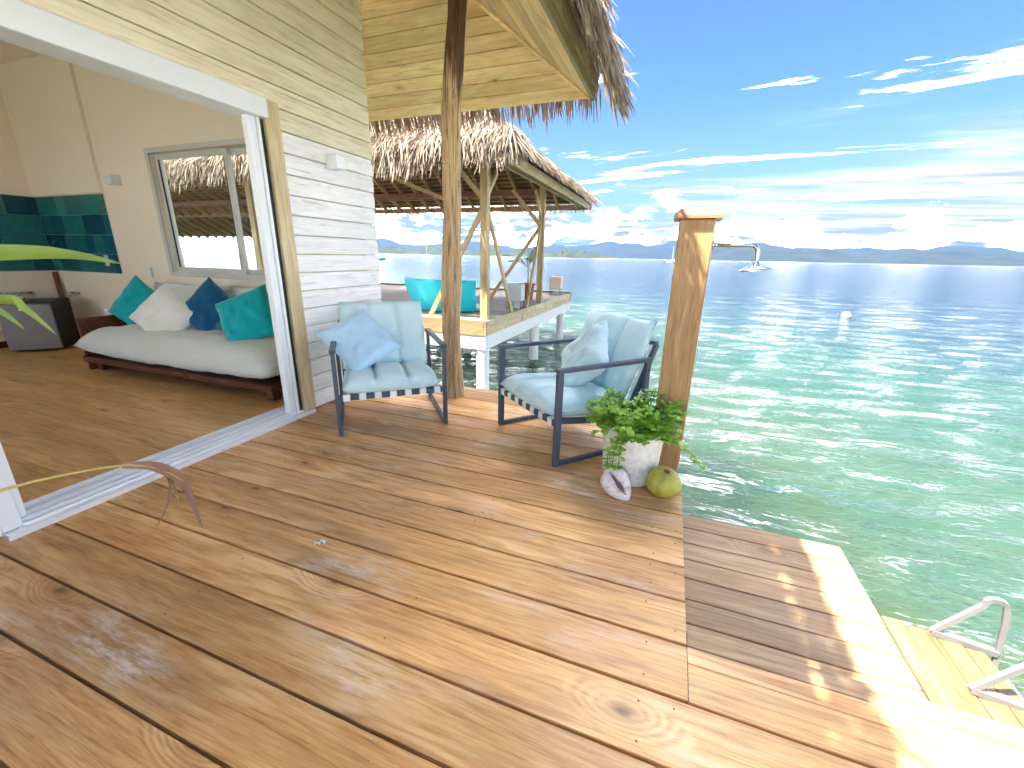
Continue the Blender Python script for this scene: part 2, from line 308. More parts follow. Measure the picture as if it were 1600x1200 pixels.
def water_mat():
    m, n, p = new_mat('sea_water')
    gp = n.node('ShaderNodeNewGeometry').outputs['Position']; x, y, z = n.xyz(gp)
    # ripples: crests run roughly east-west, broken up by cross chop
    mp = n.node('ShaderNodeMapping'); mp.inputs['Rotation'].default_value = (0, 0, R(-14)); mp.inputs['Scale'].default_value = (.42, 1.35, 1); n.link(gp, mp.inputs['Vector'])
    r1 = n.noise(mp.outputs[0], 2.3, 3, .5, .5); r2 = n.noise(mp.outputs[0], 6.5, 2, .55, .3); r0 = n.noise(mp.outputs[0], .7, 2, .5, .2)
    far = n.math('DIVIDE', 1.0, n.math('MULTIPLY_ADD', n.math('ADD', n.math('ABSOLUTE', x), n.math('ABSOLUTE', y)), .006, 1.0))
    far = n.math('MAXIMUM', far, .75)
    hgt = n.math('MULTIPLY', far, n.math('ADD', n.math('ADD', n.math('MULTIPLY', r1, .38), n.math('MULTIPLY', r2, .13)), n.math('MULTIPLY', r0, .5)))
    nb = n.bump(hgt, 1.0, .85)
    # water colour by depth: pale green over the shallows beside the deck, blue over the deep
    dist = n.math('ADD', n.math('ADD', n.math('MULTIPLY', y, .8), n.math('MULTIPLY', x, .55)), n.math('MULTIPLY', n.noise(gp, .12, 3), 7.0))
    depth = n.sstep(dist, 3.0, 40.0)
    pat = n.sstep(n.noise(n.scale(gp, (1, 1.5, 1)), .55, 5, .6, .8), .4, .65)
    shallow = n.mix(pat, (.058, .115, .08), (.085, .12, .053))
    deepc = n.ramp(depth, [(.0, (.052, .105, .075)), (.28, (.034, .09, .077)), (.6, (.02, .056, .077)), (1, (.012, .036, .068))])
    body = n.mix(n.math('MULTIPLY', n.sstep(dist, 16, 2), .8), deepc, shallow)
    dif = p; n.set(p.inputs['Base Color'], body); p.inputs['Roughness'].default_value = .6; p.inputs['Specular IOR Level'].default_value = 0
    p.subsurface_method = 'BURLEY'; p.inputs['Subsurface Weight'].default_value = 1; p.inputs['Subsurface Radius'].default_value = (1, 1, 1); p.inputs['Subsurface Scale'].default_value = 9.0
    tr = n.node('ShaderNodeBsdfTransparent'); n.set(tr.inputs[0], n.mix(.5, body, (.7, .95, .85)))
    m1 = n.node('ShaderNodeMixShader'); n.set(m1.inputs[0], n.math('MULTIPLY_ADD', depth, .3, .70)); n.link(tr.outputs[0], m1.inputs[1]); n.link(dif.outputs[0], m1.inputs[2])
    gl = n.node('ShaderNodeBsdfGlossy'); gl.inputs['Roughness'].default_value = .08; n.set(gl.inputs['Normal'], nb)
    fr = n.node('ShaderNodeFresnel'); fr.inputs[0].default_value = 1.333; n.set(fr.inputs['Normal'], nb)
    mx = n.node('ShaderNodeMixShader'); n.link(fr.outputs[0], mx.inputs[0]); n.link(m1.outputs[0], mx.inputs[1]); n.link(gl.outputs[0], mx.inputs[2])
    n.link(mx.outputs[0], [q for q in n.n if q.type == 'OUTPUT_MATERIAL'][0].inputs[0]); return m
M['water'] = water_mat()
def bed_mat():
    m, n, p = new_mat('sandy_seabed')
    gp = n.node('ShaderNodeNewGeometry').outputs['Position']
    f = n.noise(gp, .5, 5, .6, .6); g = n.noise(gp, 4, 4)
    col = n.ramp(n.math('ADD', n.math('MULTIPLY', f, .75), n.math('MULTIPLY', g, .25)), [(.38, (.03, .09, .02)), (.5, (.22, .28, .07)), (.62, (.55, .52, .34))])
    n.set(p.inputs['Base Color'], col); p.inputs['Roughness'].default_value = .9; return m
M['bed'] = bed_mat()
def hill_mat(name, a, b, sc):
    m, n, p = new_mat(name)
    gp = n.node('ShaderNodeNewGeometry').outputs['Position']
    f = n.noise(gp, sc, 6, .65); n.set(p.inputs['Base Color'], n.ramp(f, [(.35, a), (.65, b)])); p.inputs['Roughness'].default_value = .95; return m
M['hill_near'] = hill_mat('forest_island', (.010, .022, .014), (.026, .042, .020), .03)
M['hill_far'] = hill_mat('forest_mountains', (.008, .016, .016), (.018, .030, .026), .002)

# ---------------------------------------------------------------- mesh helpers
class MB:
    def __init__(s): s.v = []; s.f = []
    def add(s, vs, fs):
        o = len(s.v); s.v.extend([tuple(v) for v in vs]); s.f.extend([tuple(i+o for i in f) for f in fs]); return s
    def box(s, x0, x1, y0, y1, z0, z1, c=0.0):
        if c <= 0:
            return s.add([(x, y, z) for z in (z0, z1) for y in (y0, y1) for x in (x0, x1)],
                         [(0, 2, 3, 1), (4, 5, 7, 6), (0, 1, 5, 4), (2, 6, 7, 3), (0, 4, 6, 2), (1, 3, 7, 5)])
        bm = bmesh.new(); bmesh.ops.create_cube(bm, size=1)
        for v in bm.verts: v.co = Vector(((x0+x1)/2+v.co.x*(x1-x0), (y0+y1)/2+v.co.y*(y1-y0), (z0+z1)/2+v.co.z*(z1-z0)))
        bmesh.ops.bevel(bm, geom=bm.edges[:], offset=c, segments=1, affect='EDGES'); return s.bm(bm)
    def bm(s, bm, mat=None):
        bm.verts.index_update(); vs = [(mat @ v.co if mat else v.co.copy()) for v in bm.verts]; fs = [[v.index for v in f.verts] for f in bm.faces]
        bm.free(); return s.add(vs, fs)
    def bar(s, p0, p1, wd, ht, up=(0, 0, 1), c=0.0):
        p0 = Vector(p0); p1 = Vector(p1); d = p1-p0; L = d.length; d.normalize(); u = Vector(up)
        r = d.cross(u)
        if r.length < 1e-4: r = d.cross(Vector((0, 1, 0)))
        r.normalize(); u = r.cross(d)
        t = MB().box(0, L, -wd/2, wd/2, -ht/2, ht/2, c); return s.add([p0+d*v[0]+r*v[1]+u*v[2] for v in t.v], t.f)
    def tube(s, pts, rad, n=10, cap=True, ell=1.0):
        pts = [Vector(p) for p in pts]; k = len(pts); rad = rad if hasattr(rad, '__len__') else [rad]*k
        ref = None; vs = []; fs = []
        for i, p in enumerate(pts):
            d = (pts[min(i+1, k-1)]-pts[max(i-1, 0)]).normalized()
            if ref is None: ref = d.orthogonal().normalized()
            ref = (ref-d*ref.dot(d)).normalized(); b = d.cross(ref)
            vs += [p+(ref*math.cos(6.28318*j/n)+b*math.sin(6.28318*j/n)*ell)*rad[i] for j in range(n)]
        for i in range(k-1):
            for j in range(n): a, b2 = i*n+j, i*n+(j+1) % n; fs.append((a, b2, b2+n, a+n))
        if cap: fs += [tuple(range(n-1, -1, -1)), tuple((k-1)*n+j for j in range(n))]
        return s.add(vs, fs)
    def lathe(s, prof, n=24, c=(0, 0, 0)):
        k = len(prof); vs = [(c[0]+r*math.cos(6.28318*j/n), c[1]+r*math.sin(6.28318*j/n), c[2]+z) for r, z in prof for j in range(n)]
        fs = [(i*n+j, i*n+(j+1) % n, (i+1)*n+(j+1) % n, (i+1)*n+j) for i in range(k-1) for j in range(n)]
        return s.add(vs, fs)
    def prism(s, poly, x0, x1, fn):
        """extrude 2D polygon from x0 to x1; fn(x, a, b) maps to 3D"""
        n = len(poly); vs = [fn(x, a, b) for x in (x0, x1) for a, b in poly]
        return s.add(vs, [(i, (i+1) % n, n+(i+1) % n, n+i) for i in range(n)]+[tuple(range(n-1, -1, -1)), tuple(range(n, 2*n))])
    def strips(s, P, Wd):
        """P (N,K,3) centre lines, Wd (N,K,3) half-width vectors"""
        N, K, _ = P.shape; o = len(s.v)
        V = np.stack([P-Wd, P+Wd], 2).reshape(-1, 3); s.v.extend(map(tuple, V.tolist()))
        base = o+np.arange(N)[:, None]*(2*K)+2*np.arange(K-1)[None, :]; base = base.reshape(-1)
        s.f.extend(map(tuple, np.stack([base, base+1, base+3, base+2], 1).tolist())); return s
    def mesh(s, name, mat, smooth=False, fix=False):
        me = bpy.data.meshes.new(name); me.from_pydata(s.v, [], s.f); me.materials.append(mat)
        if fix:
            bm = bmesh.new(); bm.from_mesh(me); bmesh.ops.recalc_face_normals(bm, faces=bm.faces[:]); bm.to_mesh(me); bm.free()
        if smooth: me.polygons.foreach_set('use_smooth', [True]*len(me.polygons))
        me.update(); return me
    def build(s, name, mat, parent=None, loc=None, smooth=False, world=False, fix=True):
        if world and parent is not None:
            o = parent
            off = Vector((0, 0, 0))
            while o: off += o.location; o = o.parent
            s.v = [(v[0]-off.x, v[1]-off.y, v[2]-off.z) for v in s.v]
        return place(name, s.mesh(name, mat, smooth, fix), parent, loc)
def place(name, me, parent=None, loc=None, rot=None):
    o = bpy.data.objects.new(name, me); COL.objects.link(o)
    if parent: o.parent = parent
    if loc is not None: o.location = loc
    if rot is not None: o.rotation_euler = rot
    return o
def tag(o, label=None, cat=None, group=None, kind=None):
    for k, v in (('label', label), ('category', cat), ('group', group), ('kind', kind)):
        if v: o[k] = v
    return o
def thing(name, loc, label, cat, rz=0.0, group=None):
    o = bpy.data.objects.new(name, None); COL.objects.link(o); o.location = loc; o.rotation_euler = (0, 0, rz); o.empty_display_size = .1
    return tag(o, label, cat, group)
def struct(name, loc=(0, 0, 0)):
    o = bpy.data.objects.new(name, None); COL.objects.link(o); o.location = loc; return tag(o, kind='structure')
def copy_tree(o, parent=None):
    c = o.copy(); COL.objects.link(c); c.parent = parent
    for ch in list(o.children): copy_tree(ch, c)
    return c
def arc(c, r, a0, a1, n, plane='xz'):
    out = []
    for i in range(n+1):
        t = a0+(a1-a0)*i/n; u, v = r*math.cos(t), r*math.sin(t)
        out.append((c[0]+u, c[1], c[2]+v) if plane == 'xz' else (c[0]+u, c[1]+v, c[2]))
    return out
def pillow_mesh(w_, h_, t, n=26, pinch=.07, wr=.010, seed=0, flat=1.0):
    """stuffed square pillow with pulled-in sides and pointed corners, in local XZ, thickness along Y"""
    mb = MB(); idx = {}
    for side in (1, -1):
        for i in range(n+1):
            for j in range(n+1):
                u, v = -1+2*i/n, -1+2*j/n
                if side < 0 and (i in (0, n) or j in (0, n)): idx[(side, i, j)] = idx[(1, i, j)]; continue
                x = w_/2*u*(1-pinch*(1-v*v)); z = h_/2*v*(1-pinch*(1-u*u))
                prof = max(0, (1-u**4)*(1-v**4))**.55
                wn = mnoise.noise(Vector((u*2.2+seed, v*2.2, side*3.0)))*wr*2+mnoise.noise(Vector((u*6+seed, v*2.5+u*2, side*5.0)))*wr+wr*.9*(abs(u*v)**.6)*math.sin(9*(u+v)*(1 if u*v < 0 else 0)+9*(u-v)*(1 if u*v > 0 else 0)+seed)
                y = side*(t/2*prof*flat+wn*prof)
                idx[(side, i, j)] = len(mb.v); mb.v.append((x, y, z))
    for side in (1, -1):
        for i in range(n):
            for j in range(n):
                q = [idx[(side, i, j)], idx[(side, i+1, j)], idx[(side, i+1, j+1)], idx[(side, i, j+1)]]
                mb.f.append(tuple(q if side < 0 else q[::-1]))
    return mb
def cushion_mesh(w_, d_, t, seams, n=36, m=26, seed=0, cross=(), wr=.005):
    """tufted pad lying in XY, sewn seams pull the top in, rounded sides"""
    mb = MB(); idx = {}
    for side in (1, -1):
        for i in range(n+1):
            for j in range(m+1):
                u, v = -1+2*i/n, -1+2*j/m
                if side < 0 and (i in (0, n) or j in (0, m)): idx[(side, i, j)] = idx[(1, i, j)]; continue
                prof = max(0, (1-abs(u)**7)*(1-abs(v)**6))**.5
                dip = 0
                for sm in seams: dip = max(dip, math.exp(-((u-sm)/.045)**2))
                for sm in cross: dip = max(dip, math.exp(-((v-sm)/.05)**2))
                wn = (mnoise.noise(Vector((u*3+seed, v*3, side*2.0)))+.6*mnoise.noise(Vector((u*9+seed, v*4, 1.0))))*wr
                z = side*(t/2*prof*(1-.42*dip if side > 0 else .55))+wn*prof
                idx[(side, i, j)] = len(mb.v); mb.v.append((w_/2*u*(1+.015*math.cos(v*3)), d_/2*v*(1+.01*math.cos(u*5)), z))
    for side in (1, -1):
        for i in range(n):
            for j in range(m):
                q = [idx[(side, i, j)], idx[(side, i+1, j)], idx[(side, i+1, j+1)], idx[(side, i, j+1)]]
                mb.f.append(tuple(q if side > 0 else q[::-1]))
    return mb
def plank_profile(wd, th, c=.0022):
    return [(-wd/2, -th), (wd/2, -th), (wd/2, -c), (wd/2-c, 0), (-wd/2+c, 0), (-wd/2, -c)]
PL = {}
def plank(parent, x0, x1, y0, y1, ztop, mat, axis='X', th=.055, name='deck_board', gap=.010):
    """one plank between y0 and y1, running x0..x1 (axis X), or the other way round (axis Y)"""
    if axis == 'X': L, wd, c = x1-x0, y1-y0-gap, ((x0+x1)/2, (y0+y1)/2, ztop)
    else: L, wd, c = y1-y0, x1-x0-gap, ((x0+x1)/2, (y0+y1)/2, ztop)
    key = (round(L, 3), round(wd, 4), th, axis, mat)
    if key not in PL:
        f = (lambda x, a, b: (x, a, b)) if axis == 'X' else (lambda x, a, b: (a, x, b))
        PL[key] = MB().prism(plank_profile(wd, th), -L/2, L/2, f).mesh(name, M[mat], fix=True)
    off = parent.location
    return place(name, PL[key], parent, (c[0]-off.x, c[1]-off.y, c[2]-off.z+random.uniform(-.0012, .0012)), (random.uniform(-.003, .003) if axis == 'X' else 0, 0, 0))

# ================================================================ SETTING
WATER_Z = -1.6
def graded(n, a, k):
    u = np.linspace(-1, 1, n); return a*np.sinh(k*u)/np.sinh(k)
def sheet(name, zfun, mat, n, ext, k, c=(0, 0)):
    g = graded(n, ext, k); X, Y = np.meshgrid(g+c[0], g+c[1]); Z = zfun(X, Y)
    mb = MB(); mb.v = list(map(tuple, np.stack([X, Y, Z], -1).reshape(-1, 3).tolist()))
    i = np.arange(n-1); b = (i[:, None]*n+i[None, :]).reshape(-1); mb.f = list(map(tuple, np.stack([b, b+1, b+n+1, b+n], 1).tolist()))
    return tag(mb.build(name, M[mat], smooth=True, fix=False), kind='structure')
def waves(X, Y):
    r = np.hypot(X-1, Y-3); fade = 1/(1+(r/45)**4); Z = np.zeros_like(X); g = np.random.default_rng(3)
    for lam, amp in ((3.1, .007), (2.2, .006), (1.5, .006), (1.05, .006), (.8, .005), (.62, .004)):
        for _ in range(2):
            th = R(96)+g.normal(0, .33); k = 2*math.pi/lam; ph = g.uniform(0, 6.28)
            Z += amp*np.sin(k*(X*math.cos(th)+Y*math.sin(th))+ph+1.2*np.sin(.23*X+.31*Y+ph))
    return WATER_Z+Z*fade
sheet('sea', waves, 'water', 440, 30000, 9.2, (3, 9))
sheet('seabed', lambda X, Y: -3.3-np.clip((.8*Y+.55*X-10)*.045, -.4, 14)+.12*np.sin(X*.7)*np.cos(Y*.6), 'bed', 70, 30200, 9.0)

def hill(name, az0, az1, dist, prof, mat, thick, seed, rough):
    """ridge of land along an arc of the horizon: prof(t)->crest height"""
    n, m = 150, 14; mb = MB(); a = Vector((seed*7.7, 0, 0))
    for i in range(n+1):
        t = i/n; az = R(az0+(az1-az0)*t); d = dist*(1+.06*mnoise.noise(Vector((t*5+seed, 0, 0))))
        for j in range(m+1):
            s = j/m; dd = d+thick*s; e = math.sin(math.pi*min(1, s*1.0)*.5) if s < .999 else 1.0
            env = prof(t)*(1+rough*(mnoise.fractal(Vector((t*14+seed, s*2.0, seed)), .9, 2.0, 5)))
            z = WATER_Z-2+max(0, env)*(e**.8)+(rough*.10*prof(t)*mnoise.fractal(Vector((t*60, s*9, seed)), .9, 2.0, 4) if 0 < j else 0)
            mb.v.append((math.sin(az)*dd, math.cos(az)*dd, z))
    for i in range(n):
        for j in range(m): k = i*(m+1)+j; mb.f.append((k, k+m+1, k+m+2, k+1))
    return tag(mb.build(name, M[mat], smooth=True, fix=False), kind='structure')
def bumpf(c, w_): return lambda t: math.exp(-((t-c)/w_)**2)
# azimuth is measured from +Y towards +X
hill('low_coast', -42, -16, 5200, lambda t: 55+95*abs(mnoise.noise(Vector((t*6, 1, 0))))*min(1, 6*(1-t)), 'hill_near', 900, 2, .6)
hill('island', -17, -6.5, 3000, lambda t: 60*max(0, math.sin(math.pi*min(1, t*1.02)))**.7*(1-.45*t), 'hill_near', 260, 5, .35)
hill('far_headland', 2, 40, 11500, lambda t: 150+230*bumpf(.16, .14)(t)+90*bumpf(.5, .2)(t), 'hill_far', 1800, 8, .5)
hill('mountains', -48, 42, 21000, lambda t: 330+420*bumpf(.60, .16)(t)+260*bumpf(.2, .25)(t)+150*bumpf(.85, .1)(t), 'hill_far', 3500, 13, .55)

# ---------------------------------------------------------------- deck of broad planks in front of the cabin
deck = struct('deck')
LINE0 = 1.232
XW = -2.67; XE = .195
for k in range(-9, 11):
    y0, y1 = LINE0+.2*k, LINE0+.2*(k+1)
    if k >= 0: plank(deck, XW, XE if y0 < 2.42 else .0, y0, y1, 0, 'deck')
    elif k == -1: plank(deck, XW, XE, y0, y1, 0, 'deck'); plank(deck, XE+.002, 1.75, y0, y0+.135, 0, 'deck', gap=.003)
    else: plank(deck, XW, 1.75, y0, y1, 0, 'deck')
plank(deck, XW, .0, LINE0+2.2, LINE0+2.31, 0, 'deck')
plank(deck, XE+.002, 1.75, LINE0-.066, LINE0+.001, 0, 'deck', gap=.002)
plank(deck, XE+.002, 1.75, LINE0+.002, LINE0+.070, 0, 'deck_low', gap=.002)
und = MB()
for x in (-2.4, -1.6, -.8, .02): und.box(x, x+.07, -.6, 3.45, -.24, -.058)
und.box(XE-.03, XE-.002, LINE0+.05, 2.4, -.24, -.058); und.box(-2.6, 0, 3.46, 3.50, -.24, -.058); und.box(XE, 1.75, LINE0+.025, LINE0+.055, -.30, -.058)
for x in (.75, 1.5): und.box(x, x+.07, -.6, LINE0+.02, -.24, -.058)
und.build('joist_frame', M['pav_y'], deck)
nl = MB()
for k in range(-6, 11):
    for x in (-2.36, -1.56, -.76, .06, XE-.03):
        for dy in (.045, .155):
            if random.random() < .55: nl.lathe([(0, .0010), (.0028, .0012), (.0034, .0)], 7, (x+random.uniform(-.01, .01), LINE0+.2*k+dy+random.uniform(-.01, .01), 0.0008))
tag(nl.build('nail_heads', M['pipe'], deck), kind='stuff')
for x in (-2.3, -.9, .06):
    for y in (.4, 3.3): MB().tube([(x, y, -.24), (x, y, -3.6)], .09, 12).build('pile', M['concrete'], deck)
# lower deck one step down, towards the sea
LZ = -.165
lower = struct('lower_deck', (0, 0, 0))
ly = [1.10, 1.235, 1.375, 1.51, 1.645, 1.78, 1.915, 2.05, 2.185, 2.32]
for a, b in zip(ly[:-1], ly[1:]): plank(lower, XE+.01, .985, a, b, LZ, 'deck_low', gap=.007)
MB().box(.20, .24, 1.1, 2.3, LZ-.2, LZ-.058).box(.93, .97, 1.1, 2.3, LZ-.2, LZ-.058).box(.5, .56, 1.1, 2.3, LZ-.2, LZ-.058).build('joist_frame', M['pav_y'], lower)
for x in (.3, .9): MB().tube([(x, 2.2, LZ-.2), (x, 2.2, -3.6)], .08, 12).build('pile', M['concrete'], lower)
landing = struct('ladder_landing')
for x0, x1, y1, dz in ((.988, 1.062, 1.845, .006), (1.062, 1.155, 1.835, 0), (1.155, 1.235, 1.80, -.002), (1.235, 1.30, 1.79, -.004)):
    plank(landing, x0, x1, .9, y1, LZ+dz, 'deck_y', 'Y', gap=.005)
MB().box(.99, 1.28, .95, 1.0, LZ-.18, LZ-.064).box(.99, 1.28, 1.72, 1.77, LZ-.18, LZ-.064).build('joist_frame', M['pav_y'], landing)

# ---------------------------------------------------------------- cabin
XO = -2.646; XI = -2.79; YE = 3.43; YI = 3.30; XB = -7.80; YF = -3.0; TOPW = 3.30
EX, EY, EZ, SL = -.90, 4.40, 2.65, .645
cabin = thing('cabin', (XO, 1.5, 0), 'timber cabin with whitewashed board siding, wide open sliding door and thatched roof', 'cabin')
C_core = None
def C_(mb, name, mat, parent=None, **kw): return mb.build(name, M[mat], parent or cabin, world=True, **kw)
DY0, DY1, DZ = .76, 2.36, 2.21
core = MB().box(XI, XO-.03, DY1, YI, 0, 3.2).box(XI, XO-.03, YF, DY0-.06, -.1, 3.55).box(XI, XO-.03, DY0-.06, DY1, DZ, 3.55).box(XI, XO-.03, DY1, 2.7, 3.2, 3.55)
outer = C_(core, 'outer_wall', 'trim')
P_ = .1355
prof = [(0, .004), (.021, .004), (.024, .007), (.024, P_*.70), (.017, P_*.84), (.016, P_-.003), (0, P_-.003)]
def siding(y0, y1, z, mat):
    L = y1-y0; key = ('s', round(L, 3), mat)
    if key not in PL: PL[key] = MB().prism(prof, -L/2, L/2, lambda x, a, b: (a, x, b)).mesh('siding_board', M[mat], fix=True)
    o = place('siding_board', PL[key], outer, (XO-.026-cabin.location.x, (y0+y1)/2-cabin.location.y, z))
    return o
for i in range(27):
    z = .012+i*P_; mat = 'side_white' if i < 15 else 'side_tan'
    yend = min(YE+.01, EY-(z+P_-EZ)/SL)
    if z+P_*.5 < DZ:
        siding(2.48, yend, z, mat); siding(YF, DY0-.075, z, mat)
    elif yend > 1: siding(YF, yend, z, mat)
# end wall with window opening
WX0, WX1, WZ0, WZ1 = -5.41, -3.45, 1.0, 2.225
ew = MB()
for a, b, c, d in ((XB-.15, WX0, 0, TOPW), (WX1, XO-.03, 0, TOPW), (WX0, WX1, 0, WZ0), (WX0, WX1, WZ1, TOPW)): ew.box(a, b, YI, YE, c, d)
C_(ew, 'end_wall', 'wall_in')
C_(MB().box(XB, -6.36, YI-.035, YI-.001, 1.86, TOPW), 'wall_lining', 'wall_in')
C_(MB().box(XB-.15, XB, YF, -2.4, 0, TOPW).box(XB-.15, XB, .0, YI, 0, TOPW).box(XB-.15, XB, -2.4, .0, 0, .9).box(XB-.15, XB, -2.4, .0, 2.25, TOPW), 'back_wall', 'wall_in')  # unseen opening added in this wall to let more daylight into the room
for a_, b_ in ((-2.4, -2.34), (-.06, .0), (-1.23, -1.17)): C_(MB().box(XB-.09, XB-.05, a_, b_, .9, 2.25), 'added_opening_post', 'greyframe')  # posts of the added back opening
C_(MB().box(XB-.15, -7.5, YF-.12, YF, 0, TOPW).box(-3.0, XO-.03, YF-.12, YF, 0, TOPW).box(-7.5, -3.0, YF-.12, YF, 0, .06).box(-7.5, -3.0, YF-.12, YF, 2.6, TOPW), 'side_wall', 'wall_in')  # wide unseen opening added here to brighten the end wall
for a_, b_ in ((-7.5, -7.44), (-3.06, -3.0), (-5.28, -5.22)): C_(MB().box(a_, b_, YF-.08, YF-.04, .06, 2.6), 'added_opening_post', 'greyframe')  # posts of the added side opening
C_(MB().box(XB-.1, XI-.001, YF, YI, TOPW-.03, TOPW), 'ceiling', 'wall_in')
C_(MB().box(XB, XI, YF, YI-.001, .10, .102).box(XB, XI, YF, YI, 0, 0), 'x', 'wall_in') if False else None
fl = C_(MB().box(XB, XI, YF, YI-.001, -.2, -.02), 'floor', 'dark')
def floor_plank(y0, y1):
    L = XI-.02-XB-.004; key = ('f', round(y1-y0, 3))
    if key not in PL: PL[key] = MB().prism(plank_profile(y1-y0-.003, .03, .002), -L/2, L/2, lambda x, a, b: (x, a, b)).mesh('floor_plank', M['floor'], fix=True)
    place('floor_plank', PL[key], fl, ((XB+XI-.02)/2-XO, (y0+y1)/2-1.5, .018))
for k in range(26): floor_plank(YI-.005-.2*(k+1), YI-.005-.2*k)
C_(MB().box(XB+.001, XB+.015, YF, YI-.002, .02, .10).box(XB+.015, -2.8, YI-.014, YI-.001, .02, .10), 'skirting', 'mahog')
# door frame: header, stiles, sill track
df = C_(MB().box(-2.80, XO+.028, DY0-.07, DY1+.012, 2.085, 2.205, .004), 'door_header', 'white')
C_(MB().box(XO-.10, XO+.012, DY0-.07, DY1+.012, 2.207, 2.232), 'header_trim', 'side_tan')
C_(MB().box(-2.715, -2.66, 2.245, 2.300, .03, 2.084, .003).box(-2.70, -2.648, 2.302, 2.325, .03, 2.083, .003), 'door_stile', 'white')
C_(MB().box(-2.74, -2.665, 2.327, 2.362, .03, 2.083), 'door_seal', 'dark')
C_(MB().box(XO-.10, XO+.004, 2.365, 2.482, .02, 2.206, .003), 'door_trim', 'trim')
C_(MB().box(-2.78, XO+.006, DY0-.075, DY0-.01, .03, 2.084, .003).box(-2.78, -2.70, DY0-.009, DY0+.03, .03, 2.084, .003), 'door_jamb', 'white')
sill = MB().box(-2.83, XO+.045, DY0-.075, DY1+.075, -.004, .026, .003)
for x, h_ in ((-2.822, .055), (-2.775, .048), (-2.725, .058), (-2.68, .05), (-2.645, .040)): sill.box(x-.006, x+.006, DY0-.01, DY1-.01, .02, h_, .002)
C_(sill, 'sill_track', 'alu')
# window
win = C_(MB().box(WX0-.05, WX1+.05, YI-.02, YI+.004, WZ0-.05, WZ0).box(WX0-.05, WX1+.05, YI-.02, YI+.004, WZ1, WZ1+.05).box(WX0-.05, WX0, YI-.02, YI+.004, WZ0, WZ1).box(WX1, WX1+.05, YI-.02, YI+.004, WZ0, WZ1), 'window', 'greyframe')
for (a, b, yy) in ((WX0+.004, -4.30, YI+.035), (-4.40, WX1-.004, YI+.075)):
    fw = .055; f_ = MB().box(a, b, yy, yy+.035, WZ0+.003, WZ0+fw).box(a, b, yy, yy+.035, WZ1-fw, WZ1-.003).box(a, a+fw, yy, yy+.035, WZ0+fw, WZ1-fw).box(b-fw, b, yy, yy+.035, WZ0+fw, WZ1-fw)
    C_(f_, 'window_sash', 'greyframe', win)
    C_(MB().box(a+fw, b-fw, yy+.014, yy+.019, WZ0+fw, WZ1-fw), 'window_pane', 'glass', win)
    C_(MB().box(a+fw-.001, a+fw+.008, yy-.002, yy+.012, WZ0+fw, WZ1-fw).box(b-fw-.008, b-fw+.001, yy-.002, yy+.012, WZ0+fw, WZ1-fw), 'window_gasket', 'dark', win)
# teal tile band round the corner
tp = C_(MB().box(XB+.002, -6.37, YI-.006, YI-.001, .945, 1.855).box(XB+.001, XB+.006, .2, YI-.007, .945, 1.855), 'tile_band', 'wall_in')
tz = [.948, 1.175, 1.40, 1.63, 1.853]
for i in range(4):
    x = XB+.008+(-.0 if i % 2 else -.12)
    while x < -6.372:
        wd = random.choice((.18, .3, .3, .42)); a, b = max(x, XB+.008), min(x+wd, -6.372)
        if b-a > .03: C_(MB().box(a+.001, b-.001, YI-.014, YI-.0065, tz[i]+.001, tz[i+1]-.001, .0015), 'tile', 'tile', tp)
        x += wd
    y = YI-.015+(.0 if i % 2 else .1)
    while y > .22:
        wd = random.choice((.18, .3, .3, .42)); a, b = max(y-wd, .21), min(y, YI-.016)
        if b-a > .03: C_(MB().box(XB+.0065, XB+.014, a+.001, b-.001, tz[i]+.001, tz[i+1]-.001, .0015), 'tile', 'tile', tp)
        y -= wd
for (x, z, ww, hh) in ((-6.60, 1.10, .07, .13), (-5.83, .98, .075, .12), (-6.95, .42, .08, .12)):
    C_(MB().box(x-ww/2, x+ww/2, YI-.024, YI-(.014 if x < -6.37 and z > .9 else .0012), z-hh/2, z+hh/2, .002), 'wall_plate', 'white')
C_(MB().tube([(XB+.05, YI-.05, .30), (XB+.05, YI-.05, .93)], .028, 10), 'waste_pipe', 'pipe', smooth=True)

